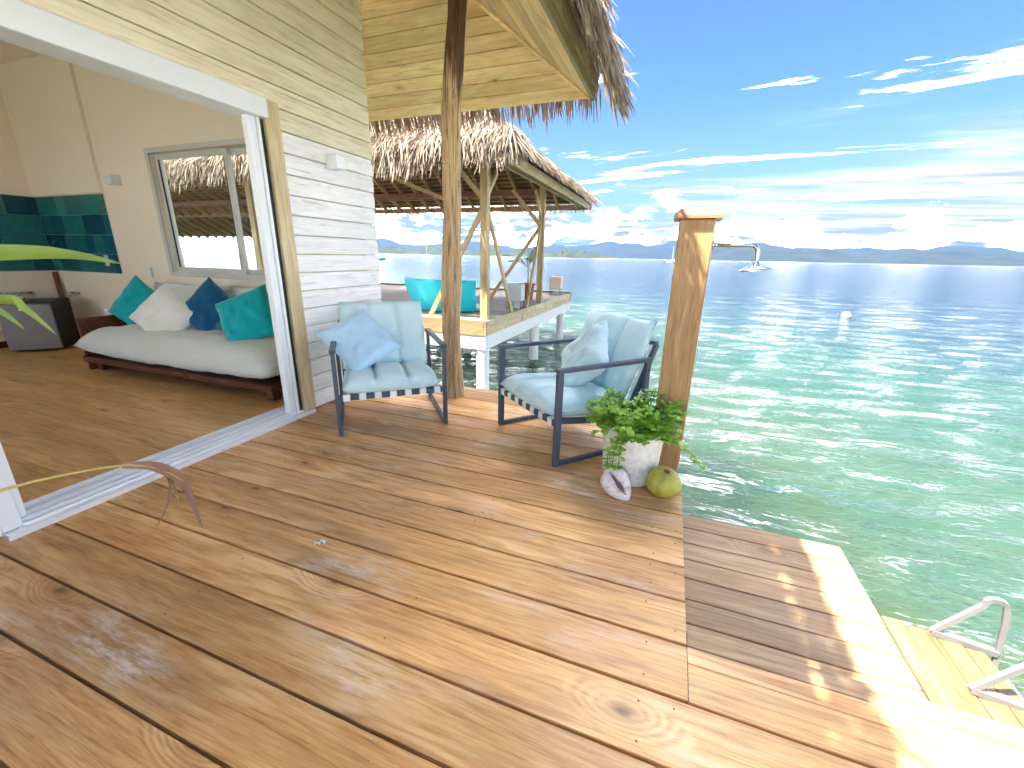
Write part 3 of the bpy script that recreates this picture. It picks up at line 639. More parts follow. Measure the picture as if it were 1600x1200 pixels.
# roof: soffit boards, fascia, thatch
soff = C_(MB().add([(XB-1.7, EY, EZ+.035), (EX, EY, EZ+.035), (EX-2.9, EY-2.9, EZ+.035+2.9*SL), (XB-1.7, EY-2.9, EZ+.035+2.9*SL)], [(0, 1, 2, 3)])
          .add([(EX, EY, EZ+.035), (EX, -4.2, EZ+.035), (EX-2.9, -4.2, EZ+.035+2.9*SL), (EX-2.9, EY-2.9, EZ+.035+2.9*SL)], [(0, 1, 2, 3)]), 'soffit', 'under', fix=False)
cs = 1/math.sqrt(1+SL*SL); PS = .1355*cs           # horizontal run of one soffit board
def soffit_board(axis, k):
    a0, a1 = k*PS+.003, (k+1)*PS-.003; lo = -4.6 if a0 < .97 else XO+.004
    t = .018; dn = Vector((0, SL, 1)).normalized()*t if axis == 'X' else Vector((SL, 0, 1)).normalized()*t
    if axis == 'X': q = [(lo, EY-a0, EZ+SL*a0), (EX-a0, EY-a0, EZ+SL*a0), (EX-a1, EY-a1, EZ+SL*a1), (lo, EY-a1, EZ+SL*a1)]
    else: q = [(EX-a0, -4.15, EZ+SL*a0), (EX-a0, EY-a0, EZ+SL*a0), (EX-a1, EY-a1, EZ+SL*a1), (EX-a1, -4.15, EZ+SL*a1)]
    c = Vector((lo+1, EY-(a0+a1)/2, EZ+SL*(a0+a1)/2)) if axis == 'X' else Vector((EX-(a0+a1)/2, 2, EZ+SL*(a0+a1)/2))
    vs = [Vector(p)-c for p in q]; vs += [v+dn for v in vs]
    mb = MB().add(vs, [(3, 2, 1, 0), (4, 5, 6, 7), (0, 1, 5, 4), (1, 2, 6, 5), (2, 3, 7, 6), (3, 0, 4, 7)])
    place('soffit_board', mb.mesh('soffit_board', M['soffit_x' if axis == 'X' else 'soffit_y'], fix=True), soff, (c.x-XO, c.y-1.5, c.z))
for k in range(16): soffit_board('X', k)
for k in range(16): soffit_board('Y', k)
C_(MB().bar((EX-.02, EY-.02, EZ-.004), (EX-1.75, EY-1.75, EZ-.004+1.73*SL), .035, .012, (0, 0, 1)), 'hip_strip', 'soffit_x')
C_(MB().box(EX+.002, EX+.03, -4.15, EY+.02, EZ-.012, EZ+.17), 'fascia', 'fascia'); C_(MB().box(EX+.032, EX+.055, -4.15, EY+.03, EZ+.06, EZ+.24), 'fascia', 'fascia')
C_(MB().box(-4.6, EX+.001, EY+.001, EY+.022, EZ+.02, EZ+.17), 'fascia', 'fascia')
TT = .16
apx = (EY+6)/2; rz = EZ+TT+SL*apx
roofv = [(XB-1.2, EY+.06, EZ+TT), (EX+.06, EY+.06, EZ+TT), (EX+.06, -4.2, EZ+TT), (XB-1.2, -4.2, EZ+TT)]
hw = (EX+.06-(XB-1.2))/2; rx = (EX+.06+XB-1.2)/2; rv = [(rx, EY+.06-hw, EZ+TT+SL*hw), (rx, -4.2+hw, EZ+TT+SL*hw)]
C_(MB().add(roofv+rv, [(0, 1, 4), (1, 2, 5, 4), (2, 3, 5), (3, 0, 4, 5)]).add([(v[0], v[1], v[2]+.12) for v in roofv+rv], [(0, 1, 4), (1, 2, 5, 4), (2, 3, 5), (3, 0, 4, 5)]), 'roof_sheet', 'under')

def thatch_rows(mb, A, B, down, nrm, rows, dens, L, wd, start=0.0, pitch=.12, lift=.05, droop=.08, splay=.22, hip=None, jit=.03, thick=.0):
    """layered palm strands: rows parallel to the eave A->B; rows climb against `down`; hip=(sa,sb) shortens the rows at both ends per metre climbed"""
    A, B, down, nrm = (np.array(v, float) for v in (A, B, down, nrm)); down /= np.linalg.norm(down); nrm /= np.linalg.norm(nrm)
    al = (B-A)/np.linalg.norm(B-A); W0 = np.linalg.norm(B-A)
    for r in range(rows):
        up = start+r*pitch; s0, s1 = (hip[0]*up, W0-hip[1]*up) if hip else (0, W0)
        if s1 <= s0+.05: break
        n = int((s1-s0)*dens); t = rng.uniform(s0, s1, n)
        b = A+al*t[:, None]-down*(up+rng.normal(0, jit, n))[:, None]+nrm*(lift+rng.uniform(0, lift, n)+thick)[:, None]
        d = down+al*rng.normal(0, splay, n)[:, None]; d /= np.linalg.norm(d, axis=1)[:, None]
        Ln = L*rng.uniform(.6, 1.25, n); K = 4; s = np.linspace(0, 1, K)
        P = b[:, None, :]+d[:, None, :]*(Ln[:, None]*s)[:, :, None]
        P += nrm*((.35*lift*rng.normal(0, 1, n))[:, None]*s)[:, :, None]
        P[:, :, 2] -= (droop*rng.uniform(.3, 1.6, n))[:, None]*s[None, :]**2
        P += al*((rng.normal(0, .05, n)*Ln)[:, None]*s**2)[:, :, None]
        wv = np.cross(d, nrm); wv /= np.linalg.norm(wv, axis=1)[:, None]; tw = rng.normal(0, .6, n)
        wv = wv*np.cos(tw)[:, None]+nrm*np.sin(tw)[:, None]
        taper = np.array([.8, 1.0, .85, .18]); Wd = wv[:, None, :]*(wd*rng.uniform(.5, 1.3, n)/2)[:, None, None]*taper[None, :, None]
        mb.strips(P, Wd)
    return mb
# fringe along the far eave (seen from below, against the light) and grey thatch along the seaward eave
fr = MB()
thatch_rows(fr, (-4.8, EY+.04, EZ+.05), (EX+.04, EY+.04, EZ+.05), (0, .35, -1), (0, 1, .35), 1, 88, .19, .016, lift=.02, droop=.0, splay=.10, jit=.03)
thatch_rows(fr, (-4.8, EY+.10, EZ+.08), (EX+.06, EY+.10, EZ+.08), (0, .4, -1), (0, 1, .4), 1, 60, .20, .016, lift=.02, droop=.0, splay=.14, jit=.04)
thatch_rows(fr, (-4.8, EY+.12, EZ+.16), (EX+.08, EY+.12, EZ+.16), (0, 1, -SL), (0, SL, 1), 8, 46, .26, .02, lift=.04, droop=.08, hip=(0, .84))
tag(C_(fr, 'thatch', 'thatch_in', fix=False), 'brown thatch fringe hanging below the far eave', kind='stuff')
rt = MB()
thatch_rows(rt, (EX+.04, EY+.10, EZ+.20), (EX+.04, -4.2, EZ+.20), (1, 0, -SL), (SL, 0, 1), 16, 60, .30, .02, lift=.07, droop=.16, hip=(.84, 0), pitch=.13)
thatch_rows(rt, (EX+.075, EY+.12, EZ+.20), (EX+.075, -4.2, EZ+.20), (.35, 0, -1), (1, 0, .35), 1, 190, .30, .02, lift=.05, droop=.0, splay=.14)
thatch_rows(rt, (EX+.12, EY+.14, EZ+.24), (EX+.12, -4.2, EZ+.24), (.3, 0, -1), (1, 0, .3), 1, 170, .26, .02, lift=.06, droop=.0, splay=.16)
ncl = 46                                            # uneven tufts
for i in range(ncl):
    y = EY+.1-random.uniform(0, 4.0)
    thatch_rows(rt, (EX+.09, y, EZ+.22+random.uniform(0, .10)), (EX+.09, y+.16, EZ+.22), (.45, random.uniform(-.15, .3), -1), (1, 0, .4), 1, 150, .34, .02, lift=.06, droop=.02, splay=.2)
thatch_rows(rt, (EX+.05, EY+.16, EZ+.20), (EX+.16, EY+.06, EZ+.20), (.35, .35, -1), (.7, .7, .4), 2, 420, .34, .02, lift=.05, droop=.0, splay=.22)
tag(C_(rt, 'thatch', 'thatch_r', fix=False), 'grey thatch hanging over the seaward eave', kind='stuff')

# ---------------------------------------------------------------- trunk post holding up the eave
tk = thing('trunk_post', (-1.755, 3.26, 0), 'gnarled peeled tree trunk post on the deck edge behind the left armchair', 'post')
mb = MB(); nseg, nr = 130, 40
for i in range(nseg+1):
    z = -.06+3.36*i/nseg
    cx = np.interp(z, [0, .4, .8, 1.2, 1.75, 2.3, 2.9, 3.3], [.0, -.025, -.030, -.022, .0, .025, .085, .11]); cy = .02*math.sin(z*1.7)
    rad = np.interp(z, [-.06, .05, .25, .8, 1.3, 1.7, 2.2, 3.3], [.095, .082, .070, .079, .076, .070, .068, .070])
    for j in range(nr):
        a = 6.28318*j/nr; q = Vector((math.cos(a)*1.3, math.sin(a)*1.3, z*1.1))
        rr = rad*(1+.15*mnoise.noise(q)+.16*mnoise.noise(Vector((math.cos(a)*2.6, math.sin(a)*2.6, z*2.3)))+.08*mnoise.noise(Vector((math.cos(a)*8, math.sin(a)*8, z*5))))
        mb.v.append((cx+rr*math.cos(a), cy+rr*math.sin(a), z))
for i in range(nseg):
    for j in range(nr): a, b = i*nr+j, i*nr+(j+1) % nr; mb.f.append((a, b, b+nr, a+nr))
mb.f.append(tuple(range(nr-1, -1, -1)))
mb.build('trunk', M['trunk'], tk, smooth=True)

# ================================================================ PAVILION across the water
PX1, PX0, PY0, PY1 = -3.33, -30.0, 7.5, 15.0
pav = thing('pavilion', (PX1, PY0, 0), 'open thatched pavilion standing on white piles over the water', 'pavilion')
def V_(mb, name, mat, parent=None, **kw): return mb.build(name, M[mat], parent or pav, world=True, **kw)
pd = MB(); y = PY0+.05
while y < PY1-.1: pd.box(PX0, PX1-.05, y, y+.137, -.035, random.uniform(-.004, 0)); y += .145
tag(V_(pd, 'deck_boards', 'pavdeck'), kind='stuff')
for z0, z1 in ((-.13, .012), (-.29, -.134)):
    for k in range(12):
        a, b = PX0+k*2.42, PX0+(k+1)*2.42-.004
        V_(MB().box(a, min(b, PX1-.002), PY0, PY0+.045, z0, z1, .004), 'edge_board', 'pav_x')
    for k in range(3):
        a, b = PY0+k*2.5+(.002 if k else 0), min(PY0+(k+1)*2.5, PY1)
        V_(MB().box(PX1-.047, PX1, a+.046 if k == 0 else a, b, z0, z1, .004), 'edge_board', 'pav_y')
V_(MB().box(PX0, PX1, PY1-.045, PY1, -.2, .06, .004), 'edge_board', 'pav_x')
V_(MB().box(PX0, PX1-.02, PY0+.02, PY0+.30, -.58, -.292, .01).box(PX1-.30, PX1-.02, PY0+.302, PY1-.02, -.58, -.292, .01).box(PX0, PX1-.302, PY1-.3, PY1-.02, -.58, -.292, .01), 'ring_beam', 'concrete')
for x, yy in ((PX1-.15, 7.68), (PX1-.15, 11.2), (PX1-.15, 14.2), (-5.6, 7.68), (-8.2, 7.68), (-5.6, 11.2), (-5.6, 14.2), (-8.2, 14.2)):
    V_(MB().lathe([(0, -3.9), (.13, -3.9), (.13, -.59), (0, -.588)], 20, (x, yy, 0)), 'pile', 'concrete', smooth=False)
# posts and braces
E_X, E_F, E_B, E_Z, PSL = -2.80, 7.10, 14.70, 2.80, .60
cols = [(-3.45, 7.72), (-3.45, 11.45), (-5.05, 11.5), (-9.4, 7.72), (-13.5, 11.45), (-3.45, 14.0)]
for x, yy in cols[:2]+cols[3:5]:
    tz_ = E_Z+PSL*min(E_X-x, yy-E_F, E_B-yy)-.06
    V_(MB().box(x-.075, x+.012, yy-.07, yy+.07, 0, tz_, .004), 'post', 'pav_z'); V_(MB().box(x+.014, x+.075, yy-.07, yy+.07, 0, tz_, .004), 'post', 'pav_z')
V_(MB().box(-5.43, -5.29, 9.9, 10.04, 0, 4.2, .004), 'post', 'pav_z')
def brace(p0, p1, wd=.09, th=.05, mat='pav_z', up=(0, 1, 0)): V_(MB().bar(p0, p1, wd, th, up), 'brace', mat)
brace((-3.52, 7.72, 2.05), (-4.72, 7.72, .0))
brace((-3.45, 7.80, 2.15), (-3.42, 9.15, .02), up=(1, 0, 0))
brace((-3.45, 11.38, 2.05), (-3.40, 10.2, .0), up=(1, 0, 0))
brace((-3.50, 11.45, 2.0), (-5.0, 11.45, .0))
brace((-3.52, 7.72, 2.30), (-4.02, 7.72, 2.82)); brace((-3.45, 7.79, 2.30), (-3.45, 8.28, 2.80), up=(1, 0, 0))
brace((-3.50, 11.45, 2.05), (-4.3, 11.45, 2.95)); brace((-3.45, 11.38, 2.2), (-3.45, 10.8, 2.85), up=(1, 0, 0)); brace((-5.36, 9.97, 2.5), (-7.0, 9.97, 3.1))
# plates, ring beams, rafters, battens
V_(MB().box(-30.5, -3.35, 13.25, 13.37, 3.05, 3.22), 'plate_beam', 'redbeam')
V_(MB().box(-30.5, -3.35, 7.66, 7.78, 3.0, 3.16), 'plate_beam', 'pav_x')
V_(MB().box(-3.51, -3.39, 7.79, 13.24, 3.0, 3.16), 'plate_beam', 'pav_y')
E_X0 = -31.0
for k in range(44):
    x = -3.25-.62*k; run = min(3.8, E_X-x)
    if run < .1: continue
    V_(MB().bar((x, E_B-.05, E_Z+.02), (x, E_B-run, E_Z+.02+PSL*(run-.05)), .05, .12), 'rafter', 'rafter')
    if k % 2 == 0: V_(MB().bar((x, E_F+.05, E_Z+.02), (x, E_F+run, E_Z+.02+PSL*(run-.05)), .05, .12), 'rafter', 'rafter')
for k in range(11):
    yy = E_F+.6+.62*k; run = min(3.8, yy-E_F, E_B-yy)
    if run > .1: V_(MB().bar((E_X-.05, yy, E_Z+.02), (E_X-run, yy, E_Z+.02+PSL*(run-.05)), .05, .12), 'rafter', 'rafter')
V_(MB().bar((E_X, E_F, E_Z+.04), (E_X-3.8, E_F+3.8, E_Z+.04+3.8*PSL), .06, .14), 'hip_rafter', 'rafter'); V_(MB().bar((E_X, E_B, E_Z+.04), (E_X-3.8, E_B-3.8, E_Z+.04+3.8*PSL), .06, .14), 'hip_rafter', 'rafter')
V_(MB().add([(-30, E_B-.1, E_Z+.17), (-14, E_B-.1, E_Z+.17), (-14, E_B+1.7, E_Z-.86), (-30, E_B+1.7, E_Z-.86), (-30, E_B-.1, E_Z+.25), (-14, E_B-.1, E_Z+.25), (-14, E_B+1.7, E_Z-.78), (-30, E_B+1.7, E_Z-.78)], [(3, 2, 1, 0), (4, 5, 6, 7), (0, 1, 5, 4), (1, 2, 6, 5), (2, 3, 7, 6), (3, 0, 4, 7)]), 'roof_skirt', 'under')
for k in range(24): V_(MB().bar((-14.4-.65*k, E_B-.05, E_Z+.08), (-14.4-.65*k, E_B+1.68, E_Z-.92), .05, .10), 'rafter', 'rafter')
bt = MB()
for k in range(24):
    r_ = .06+k*.155; z = E_Z+.10+PSL*r_
    bt.box(E_X0+r_, E_X-r_, E_B-r_-.035, E_B-r_+.01, z, z+.03).box(E_X0+r_, E_X-r_, E_F+r_-.01, E_F+r_+.035, z, z+.03).box(E_X-r_-.035, E_X-r_+.01, E_F+r_, E_B-r_, z, z+.03)
tag(V_(bt, 'battens', 'rafter'), kind='stuff')
V_(MB().box(E_X0, E_X, E_B-.03, E_B, E_Z-.06, E_Z+.10), 'fascia', 'rafter'); V_(MB().box(E_X-.03, E_X, E_F+.05, E_B-.032, E_Z-.05, E_Z+.13), 'fascia', 'fascia'); V_(MB().box(E_X-.28, E_X-.24, E_F+.3, E_B-.3, E_Z-.01, E_Z+.09), 'fascia', 'fascia')
hh = 3.8; qv = [(E_X0, E_F, E_Z+.16), (E_X, E_F, E_Z+.16), (E_X, E_B, E_Z+.16), (E_X0, E_B, E_Z+.16), (E_X0+hh, E_F+hh, E_Z+.16+hh*PSL), (E_X-hh, E_F+hh, E_Z+.16+hh*PSL)]
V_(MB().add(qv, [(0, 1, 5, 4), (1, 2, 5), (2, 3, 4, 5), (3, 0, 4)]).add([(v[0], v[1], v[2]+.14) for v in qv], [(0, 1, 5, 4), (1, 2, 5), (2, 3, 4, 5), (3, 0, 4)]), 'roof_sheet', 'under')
th_ = MB(); hp = 1/math.sqrt(1+PSL**2)
thatch_rows(th_, (E_X0, E_F, E_Z+.24), (E_X+.04, E_F, E_Z+.24), (0, -1, -PSL), (0, -PSL, 1), 36, 34, .40, .026, lift=.07, droop=.10, hip=(hp, hp*.92), pitch=.115, splay=.26, thick=.08)
thatch_rows(th_, (-16, E_F-.10, E_Z+.16), (E_X+.05, E_F-.10, E_Z+.16), (0, -.45, -1), (0, -1, .4), 2, 75, .36, .026, lift=.05, droop=.0, splay=.16, pitch=.10)
thatch_rows(th_, (-16, E_F-.22, E_Z+.24), (E_X+.10, E_F-.22, E_Z+.24), (0, -.35, -1), (0, -1, .4), 1, 70, .36, .026, lift=.05, droop=.0, splay=.2)
thatch_rows(th_, (-16, E_F-.16, E_Z+.16), (E_X+.12, E_F-.16, E_Z+.16), (0, -.25, -1), (0, -1, .3), 1, 70, .44, .026, lift=.05, droop=.0, splay=.15)
for q in range(16):
    t_ = .24*q; thatch_rows(th_, (E_X+.10-t_, E_F-.02+t_, E_Z+.26+PSL*t_), (E_X+.02-t_, E_F-.10+t_, E_Z+.26+PSL*t_), (.6, -.6, -.75), (.3, -.3, 1), 2, 330, .46, .026, lift=.09, droop=.16, splay=.55, pitch=.1)
thatch_rows(th_, (E_X-.02, E_F-.22, E_Z+.22), (E_X+.22, E_F+.10, E_Z+.22), (.3, -.3, -1), (.6, -.6, .4), 2, 190, .44, .026, lift=.06, droop=.0, splay=.25, pitch=.1)
tag(V_(th_, 'thatch', 'thatch', fix=False), 'sunlit pale thatch facing the deck', kind='stuff')
t2 = MB()
thatch_rows(t2, (E_X, E_F-.05, E_Z+.22), (E_X, E_B+.05, E_Z+.22), (1, 0, -PSL), (PSL, 0, 1), 26, 44, .34, .022, lift=.06, droop=.08, hip=(hp, hp), pitch=.14, splay=.25, thick=.06)
thatch_rows(t2, (E_X+.05, E_F-.1, E_Z+.22), (E_X+.05, E_B+.1, E_Z+.22), (.7, 0, -1), (1, 0, .6), 1, 90, .26, .022, lift=.05, droop=.0, splay=.25)
tag(V_(t2, 'thatch', 'thatch_r', fix=False), kind='stuff')
t3 = MB()
thatch_rows(t3, (E_X0, E_B+.02, E_Z+.12), (E_X+.05, E_B+.02, E_Z+.12), (0, .35, -1), (0, 1, .35), 1, 60, .30, .022, lift=.03, droop=.0, splay=.16)
thatch_rows(t3, (E_X0, E_B, E_Z+.22), (E_X, E_B, E_Z+.22), (0, 1, -PSL), (0, PSL, 1), 6, 25, .40, .026, lift=.06, droop=.1, hip=(hp, hp), pitch=.2)
tag(V_(t3, 'thatch', 'thatch_in', fix=False), kind='stuff')

# furniture on the pavilion deck
ts = thing('curved_sofa', (-4.92, 8.75, 0), 'turquoise curved plastic sofa seen from behind on the pavilion deck', 'sofa')
mb = MB(); n = 40
def sofa_pt(a, r, z): return (r*math.cos(a), r*math.sin(a)+.55, z)
def shell(mb, r0, r1, prof, a0, a1, n):
    k = len(prof); base = len(mb.v)
    for i in range(n+1):
        a = a0+(a1-a0)*i/n
        for rr, z in prof: mb.v.append(sofa_pt(a, rr, z))
    for i in range(n):
        for j in range(k): p, q = base+i*k+j, base+i*k+(j+1) % k; mb.f.append((p, q, q+k, p+k))
    mb.f.append(tuple(base+j for j in range(k))); mb.f.append(tuple(base+n*k+j for j in range(k-1, -1, -1)))
shell(mb, 0, 0, [(1.00, .02), (1.06, .04), (1.24, .68), (1.235, .71), (1.18, .72), (1.10, .70), (.96, .36)], R(205), R(318), n)
mb.build('backrest', M['turq'], ts, smooth=False)
mb = MB(); shell(mb, 0, 0, [(.35, .02), (1.01, .02), (1.12, .30), (1.10, .36), (.40, .37), (.36, .34)], R(188), R(322), n); mb.build('seat', M['turq'], ts)
def cube_lamp(loc, rz, mat, label):
    t = thing('lantern', loc, label, 'lantern', rz, 'cube lanterns on the pavilion deck')
    MB().box(-.20, .20, -.20, .20, .19, .60, .012).build('shade', M[mat], t)
    fr_ = MB()
    for sx in (-1, 1):
        for sy in (-1, 1): fr_.box(sx*.185-.006, sx*.185+.006, sy*.185-.006, sy*.185+.006, 0, .189)
        fr_.box(-.185, .185, sx*.185-.006, sx*.185+.006, .0, .012).box(sx*.185-.006, sx*.185+.006, -.185, .185, .0, .012)
    fr_.build('stand', M['black'], t); MB().lathe([(.0, .14), (.03, .14), (.12, .02), (.12, .0), (0, 0)], 16).build('base', M['lampgrey'], t)
cube_lamp((-3.62, 9.95, 0), .12, 'lampgrey', 'grey cube lantern on black wire stand between the pavilion braces')
cube_lamp((-3.72, 14.3, .0), .05, 'lampbeige', 'beige cube lantern at the far corner of the pavilion deck')
pp = thing('potted_palm', (-4.03, 12.15, 0), 'small young palm in a terracotta pot on the pavilion deck', 'palm')
MB().lathe([(0, 0), (.15, 0), (.20, .40), (.235, .40), (.24, .48), (.20, .48), (.19, .42), (0, .42)], 22).build('pot', M['terra'], pp, smooth=False)
MB().tube([(0, 0, .4), (.01, 0, .7), (-.01, .0, .95)], [.03, .025, .018], 8).build('trunk', M['palmyel'], pp, smooth=True)
def frond(parent, base, az, L, el0, drop, mat, leaflets=26, lw=.016, ll=.28, name='frond', stalkmat='palmyel'):
    pts = []; p = Vector(base); el = el0
    for i in range(13): pts.append(p.copy()); p = p+Vector((math.cos(az)*math.cos(el), math.sin(az)*math.cos(el), math.sin(el)))*L/12; el -= drop/12
    st = MB().tube(pts, [.008*(1-i/15) for i in range(13)], 6).build(name, M[stalkmat], parent, smooth=True)
    P = []; Wd = []
    for i in range(leaflets):
        t = .18+.82*i/leaflets; k = min(11, int(t*12)); c = pts[k].lerp(pts[k+1], t*12-k); d = (pts[k+1]-pts[k]).normalized()
        sd = Vector((-math.sin(az), math.cos(az), 0))
        for sg in (-1, 1):
            dr = (d*.75+sd*sg*.8+Vector((0, 0, random.uniform(-.2, .25)))).normalized(); l = ll*math.sin(math.pi*(.15+.8*t))*random.uniform(.8, 1.15)
            row = []; wr_ = []
            for s in (0, .33, .66, 1): row.append(c+dr*l*s+Vector((0, 0, -.25*l*s*s))); wr_.append(dr.cross(Vector((0, 0, 1))).normalized()*lw*(.7, 1, .7, .08)[int(s*3.01)])
            P.append([tuple(x) for x in row]); Wd.append([tuple(x) for x in wr_])
    MB().strips(np.array(P), np.array(Wd)).build('leaflets', M[mat], st, fix=False)['kind'] = 'stuff'
for az, L, el, dr in ((2.2, 1.2, 1.35, .55), (.3, 1.0, 1.2, .8), (1.2, .95, 1.1, .9), (3.6, .9, 1.0, 1.2), (4.9, .85, .9, 1.2), (5.7, 1.05, 1.25, .9), (2.9, .8, .8, 1.2)): frond(pp, (-.01, 0, .9), az, L, el, dr, 'palm')
pc = pillow_mesh(.45, .45, .16, seed=9)
o = pc.build('floor_cushion', M['cream'], None, (-4.15, 8.9, .085), smooth=True); o.rotation_euler = (R(82), .1, .5); tag(o, 'pale cushion lying on the pavilion deck beside the turquoise sofa', 'cushion')

# ================================================================ ARMCHAIRS
def chair():
    t = thing('armchair', (0, 0, 0), 'x', 'armchair', 0, 'charcoal armchairs on the deck')
    b = .042; q = .028; hx = .39-q/2; yf, yb, za = -.37+b/2, .37-b/2, .60
    for sx in (-1, 1):
        x = sx*hx
        sf = MB().box(x-q/2, x+q/2, yf-b/2, yf+b/2, 0, za, .003).box(x-q/2, x+q/2, yb-b/2, yb+b/2, 0, za, .003)
        sf.box(x-q/2, x+q/2, yf+b/2+.0005, yb-b/2-.0005, 0, .028, .003)
        f_ = sf.build('side_frame', M['frame'], t)
        MB().box(x-.021, x+.021, yf-b/2-.002, yb+b/2+.002, za+.0005, za+.026, .004).build('armrest', M['frame'], f_)
    MB().box(-hx+.0145, hx-.0145, yf-.019, yf+.019, .262, .302, .004).build('front_rail', M['frame'], t)
    sr = MB()
    for sx in (-1, 1):
        sr.bar((sx*.335, yf+.02, .283), (sx*.335, .24, .20), .028, .035); sr.bar((sx*.335, .235, .20), (sx*.335, .455, .70), .028, .03, (0, 1, 0))
        sr.bar((sx*.335, .345, .44), (sx*(hx+.001), .345, .44), .03, .03)
    sr.bar((-.335, .24, .205), (.335, .24, .205), .03, .03); sr.bar((-.335, .457, .705), (.335, .457, .705), .03, .03)
    sr.build('seat_frame', M['frame'], t)
    for i in range(7):
        x = -.315+.105*i; g = .0225
        s_ = MB().add([(x-g, yf+.02, .309), (x+g, yf+.02, .309), (x+g, .23, .229), (x-g, .23, .229), (x-g, .445, .70), (x+g, .445, .70)], [(0, 1, 2, 3), (3, 2, 5, 4)])
        if i < 7: s_.box(x-g-.001, x+g+.001, yf-.0225, yf+.0225, .2585, .3055, .003)
        s_.build('strap', M['strap_w'], t)
    sc = cushion_mesh(.675, .63, .20, (-.34, .34), seed=1).build('seat_cushion', M['cush'], t, (0, -.07, .318), True); sc.rotation_euler = (R(-5), 0, 0)
    bc = cushion_mesh(.675, .56, .14, (-.34, .34), seed=4).build('back_cushion', M['cush'], t, (0, .325, .60), True); bc.rotation_euler = (R(66), 0, 0)
    for c_, w_, d_ in ((sc, .675, .62), (bc, .675, .56)):
        MB().tube([(w_/2*a*.992, d_/2*c*.992, 0) for a, c in ((-1, -1), (-.5, -1), (0, -1), (.5, -1), (1, -1), (1, -.5), (1, 0), (1, .5), (1, 1), (.5, 1), (0, 1), (-.5, 1), (-1, 1), (-1, .5), (-1, 0), (-1, -.5), (-1, -1))], .0055, 6, False).build('piping', M['cush3'], c_, smooth=True)
    return t
ch1 = chair(); ch2 = copy_tree(ch1)
ch1.location = (-2.02, 2.647, .0015); ch1.rotation_euler = (0, 0, R(40.9)); ch1['label'] = 'charcoal framed armchair against the white siding, left of the trunk post'
ch2.location = (-.596, 2.798, .0015); ch2.rotation_euler = (0, 0, R(-41.2)); ch2['label'] = 'charcoal framed armchair by the water, behind the potted herb'
def put_pillow(name, mb, mat, chairo, loc, rot, label, cat='pillow', group=None):
    o = mb.build(name, M[mat], None, None, True); o.matrix_world = chairo.matrix_basis @ Matrix.Translation(loc) @ rot if chairo else Matrix.Translation(loc) @ rot
    return tag(o, label, cat, group)
def Rm(*seq):
    m_ = Matrix.Identity(4)
    for ax, deg in seq: m_ = m_ @ Matrix.Rotation(R(deg), 4, ax)
    return m_
put_pillow('throw_pillow', pillow_mesh(.46, .46, .15, seed=2), 'cush2', ch1, (-.19, .05, .60), Rm(('Z', 12), ('X', -46), ('Y', 62)), 'pale blue throw pillow on the armchair left of the trunk post', group='throw pillows on the armchairs')
put_pillow('throw_pillow', pillow_mesh(.46, .46, .16, seed=5), 'cush3', ch2, (.04, .08, .575), Rm(('Z', -14), ('X', -32), ('Y', 40)), 'grey aqua throw pillow on the armchair by the water', group='throw pillows on the armchairs')

# ================================================================ OUTDOOR SHOWER
sh = thing('outdoor_shower', (.088, 2.59, 0), 'thick square timber shower post with wooden cap and chrome rain head', 'shower')
pm = MB().box(-.088, .088, -.088, .088, -.7, 1.452, .006)
pm.build('post', M['shower'], sh)
MB().add([(-.118, -.118, 1.454), (.118, -.118, 1.454), (.118, .118, 1.454), (-.118, .118, 1.454), (-.118, -.118, 1.468), (.118, -.118, 1.468), (.118, .118, 1.468), (-.118, .118, 1.468), (-.09, -.09, 1.505), (.09, -.09, 1.505), (.09, .09, 1.505), (-.09, .09, 1.505)],
         [(3, 2, 1, 0), (0, 1, 5, 4), (1, 2, 6, 5), (2, 3, 7, 6), (3, 0, 4, 7), (4, 5, 9, 8), (5, 6, 10, 9), (6, 7, 11, 10), (7, 4, 8, 11), (8, 9, 10, 11)]).build('cap', M['cap'], sh)
arm = [(.085, -.02, 1.327), (.26, -.02, 1.327)]+arc((.275, -.02, 1.292), .035, R(90), R(0), 8)+[(.312, -.02, 1.25), (.315, -.02, 1.235)]
am = MB().tube(arm, .0105, 14).build('shower_arm', M['steel'], sh, smooth=True)
MB().lathe([(0, 0), (.022, 0), (.022, .006), (0, .006)], 18).build('flange', M['steel'], am, (.092, -.02, 1.327)).rotation_euler = (0, R(90), 0)
hd = MB().lathe([(0, .034), (.014, .034), (.016, .012), (.030, .008), (.078, -.004), (.080, -.008), (.078, -.011), (.0, -.0115)], 36).build('shower_head', M['steel'], sh, (.316, -.02, 1.214), True); hd.rotation_euler = (R(3), R(-7), 0)
MB().box(.088, .150, -.03, .0, .205, .222, .003).build('tap_stub', M['strap_w'], sh)

# ================================================================ PLANTER, SHELL, COCONUT
pl = thing('potted_herb', (-.105, 2.345, 0), 'bushy green mint like herb in a pitted white concrete pot', 'potted plant')
MB().lathe([(0, .003), (.135, .003), (.150, .012), (.156, .04), (.172, .30), (.174, .325), (.168, .332), (.156, .330), (.150, .28), (0, .28)], 40).build('pot', M['pot'], pl, smooth=True)
MB().lathe([(0, .287), (.151, .283)], 20).build('soil', M['soil'], pl)
lf = MB()                                           # one oval leaf, folded along its midrib, tip at +X
tt = [0, .22, .5, .78, 1.0]; ww = [.10, .72, 1.0, .66, .0]
for t, a in zip(tt, ww): lf.v += [(t, -.42*a, .10*a-.12*t*t), (t, 0, -.12*t*t), (t, .42*a, .10*a-.12*t*t)]
for i in range(4):
    k = 3*i; lf.f += [(k, k+3, k+4, k+1), (k+1, k+4, k+5, k+2)]
leaf_me = lf.mesh('leaf', M['leaf'], True)
leafs = []
stems = MB()
